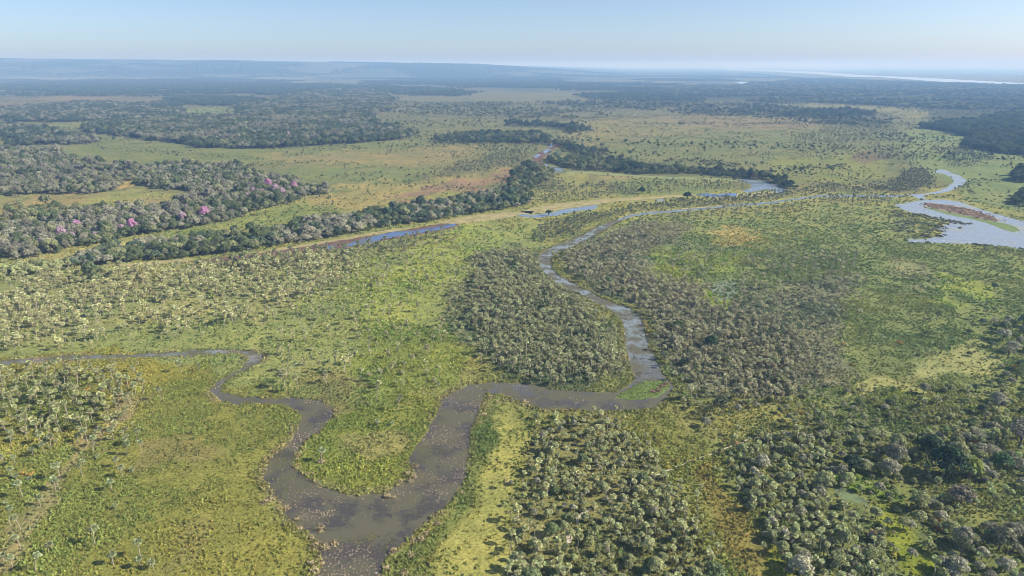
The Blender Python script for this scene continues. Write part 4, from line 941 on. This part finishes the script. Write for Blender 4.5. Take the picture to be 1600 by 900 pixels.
# floating tussocks in the dark channel
x, y = spots([(-10,540),(420,540),(530,620),(720,590),(1060,590),(1060,645),(760,660),(700,800),(560,990),(440,990),(400,720),(450,680),(320,630),(-10,590)], 0.8, 0, .5)
u, v = survey(x, y)
k = inside(SLOUGH, u, v) & ~inside(ISLET, u, v) & (RNG.uniform(size=len(x)) < np.clip((.5 * fbm(x, y, 4, 2, 81) + .5 * fbm(x, y, 18, 3, 82) - .42) * 4, .03, .7) * np.where(u > 770, .35, np.where(u < 330, 1, 1)) + np.where(u < 330, .35, 0))
x, y = x[k], y[k]; r = RNG.uniform(.13, .33, len(x))
mixv = RNG.uniform(size=(len(x), 1)); green = np.clip((fbm(x, y, 16, 2, 83) - .44) * 6 + np.where(survey(x, y)[0] < 330, .8, 0), 0, 1)[:, None]
c = alb(190, 172, 148) * 1.25 * (1 - green) + alb(140, 138, 84) * 1.1 * green
scatter_object('floating_tussocks', C_HERB, x, y, np.stack([r * 1.3, r, r * .9], 1), c * RNG.uniform(.7, 1.2, (len(x), 1)), 5, 'pale dry tussocks dotting the dark channel water', 'tussocks', z=.03)
print('tussocks', len(x))
x, y = spots([(830,340),(980,340),(1060,600),(960,640),(900,470)], 1.5, .0, .5)
u, v = survey(x, y); k = inside(SLOUGH, u, v) & (RNG.uniform(size=len(x)) < np.clip((fbm(x, y, 10, 3, 85) - .42) * 1.8, .02, .5)); x, y = x[k], y[k]
r = RNG.uniform(.25, .6, len(x))
scatter_object('floating_weed', C_HERB, x, y, np.stack([r * 1.4, r, r * .5], 1), np.tile(alb(96, 102, 74), (len(x), 1)) * RNG.uniform(.6, 1.3, (len(x), 1)), 5, 'dark weed clumps floating on the blue-grey channel', 'weed', z=.03)
# reeds on the lake island and along the ragged lake shore
x, y = spots(LAKE_ISLE, 2.6, 0, .5, .1, 3.0); r = RNG.uniform(.8, 1.6, len(x))
scatter_object('island_reeds', C_HERB, x, y, np.stack([r, r, r], 1), np.tile(alb(150, 130, 108) * 1.5, (len(x), 1)) * RNG.uniform(.7, 1.2, (len(x), 1)), 5, 'brown reeds standing on the lake island', 'reeds', z=.05)
x, y = spots([(1390,324),(1425,330),(1490,345),(1530,352),(1480,356),(1474,366),(1420,382),(1600,394),(1600,384),(1470,378),(1400,378)], 4.2, 0, .5, .1, 3, lambda a, b: np.clip((fbm(a, b, 16, 3, 87) - .42) * 6, 0, 1))
r = RNG.uniform(1.0, 2.4, len(x))
scatter_object('shore_reeds', C_HERB, x, y, np.stack([r * 1.8, r, r * .8], 1), np.tile(alb(110, 112, 84) * 1.2, (len(x), 1)) * RNG.uniform(.7, 1.2, (len(x), 1)), 5, 'dark reed clumps along the ragged lake shore', 'reeds', z=.03)
x, y = spots(ISLET, 1.0, 0, .5); r = RNG.uniform(.4, .8, len(x))
scatter_object('islet_grass', C_HERB, x, y, np.stack([r, r, r * .6], 1), np.tile(alb(134, 150, 76) * 1.3, (len(x), 1)) * RNG.uniform(.7, 1.2, (len(x), 1)), 5, 'bright green grass on the channel islet', 'grass', z=.05)

# ------------------------------------------------------------------ air
def build_haze():
    x0, x1, y0, y1, z0, z1 = -90000, 90000, -9000, 100000, -1.0, 258.0
    Vv = [(x, y, z) for x in (x0, x1) for y in (y0, y1) for z in (z0, z1)]
    F = [(0, 1, 3, 2), (4, 6, 7, 5), (0, 4, 5, 1), (2, 3, 7, 6), (0, 2, 6, 4), (1, 5, 7, 3)]
    m, nt, out = new_mat('haze')
    pv = N(nt, 'ShaderNodeVolumePrincipled'); pv.inputs['Color'].default_value = (0.31, 0.55, 0.98, 1); pv.inputs['Absorption Color'].default_value = (0.65, 0.55, 0.4, 1)
    pv.inputs['Density'].default_value = 1.35e-4; pv.inputs['Anisotropy'].default_value = 0.05
    nt.links.new(pv.outputs[0], out.inputs['Volume'])
    o = link('haze', mesh_from('haze', Vv, F, [m]))
    tag(o, 'pale blue haze thickening towards the horizon', 'haze', kind='stuff')
build_haze()
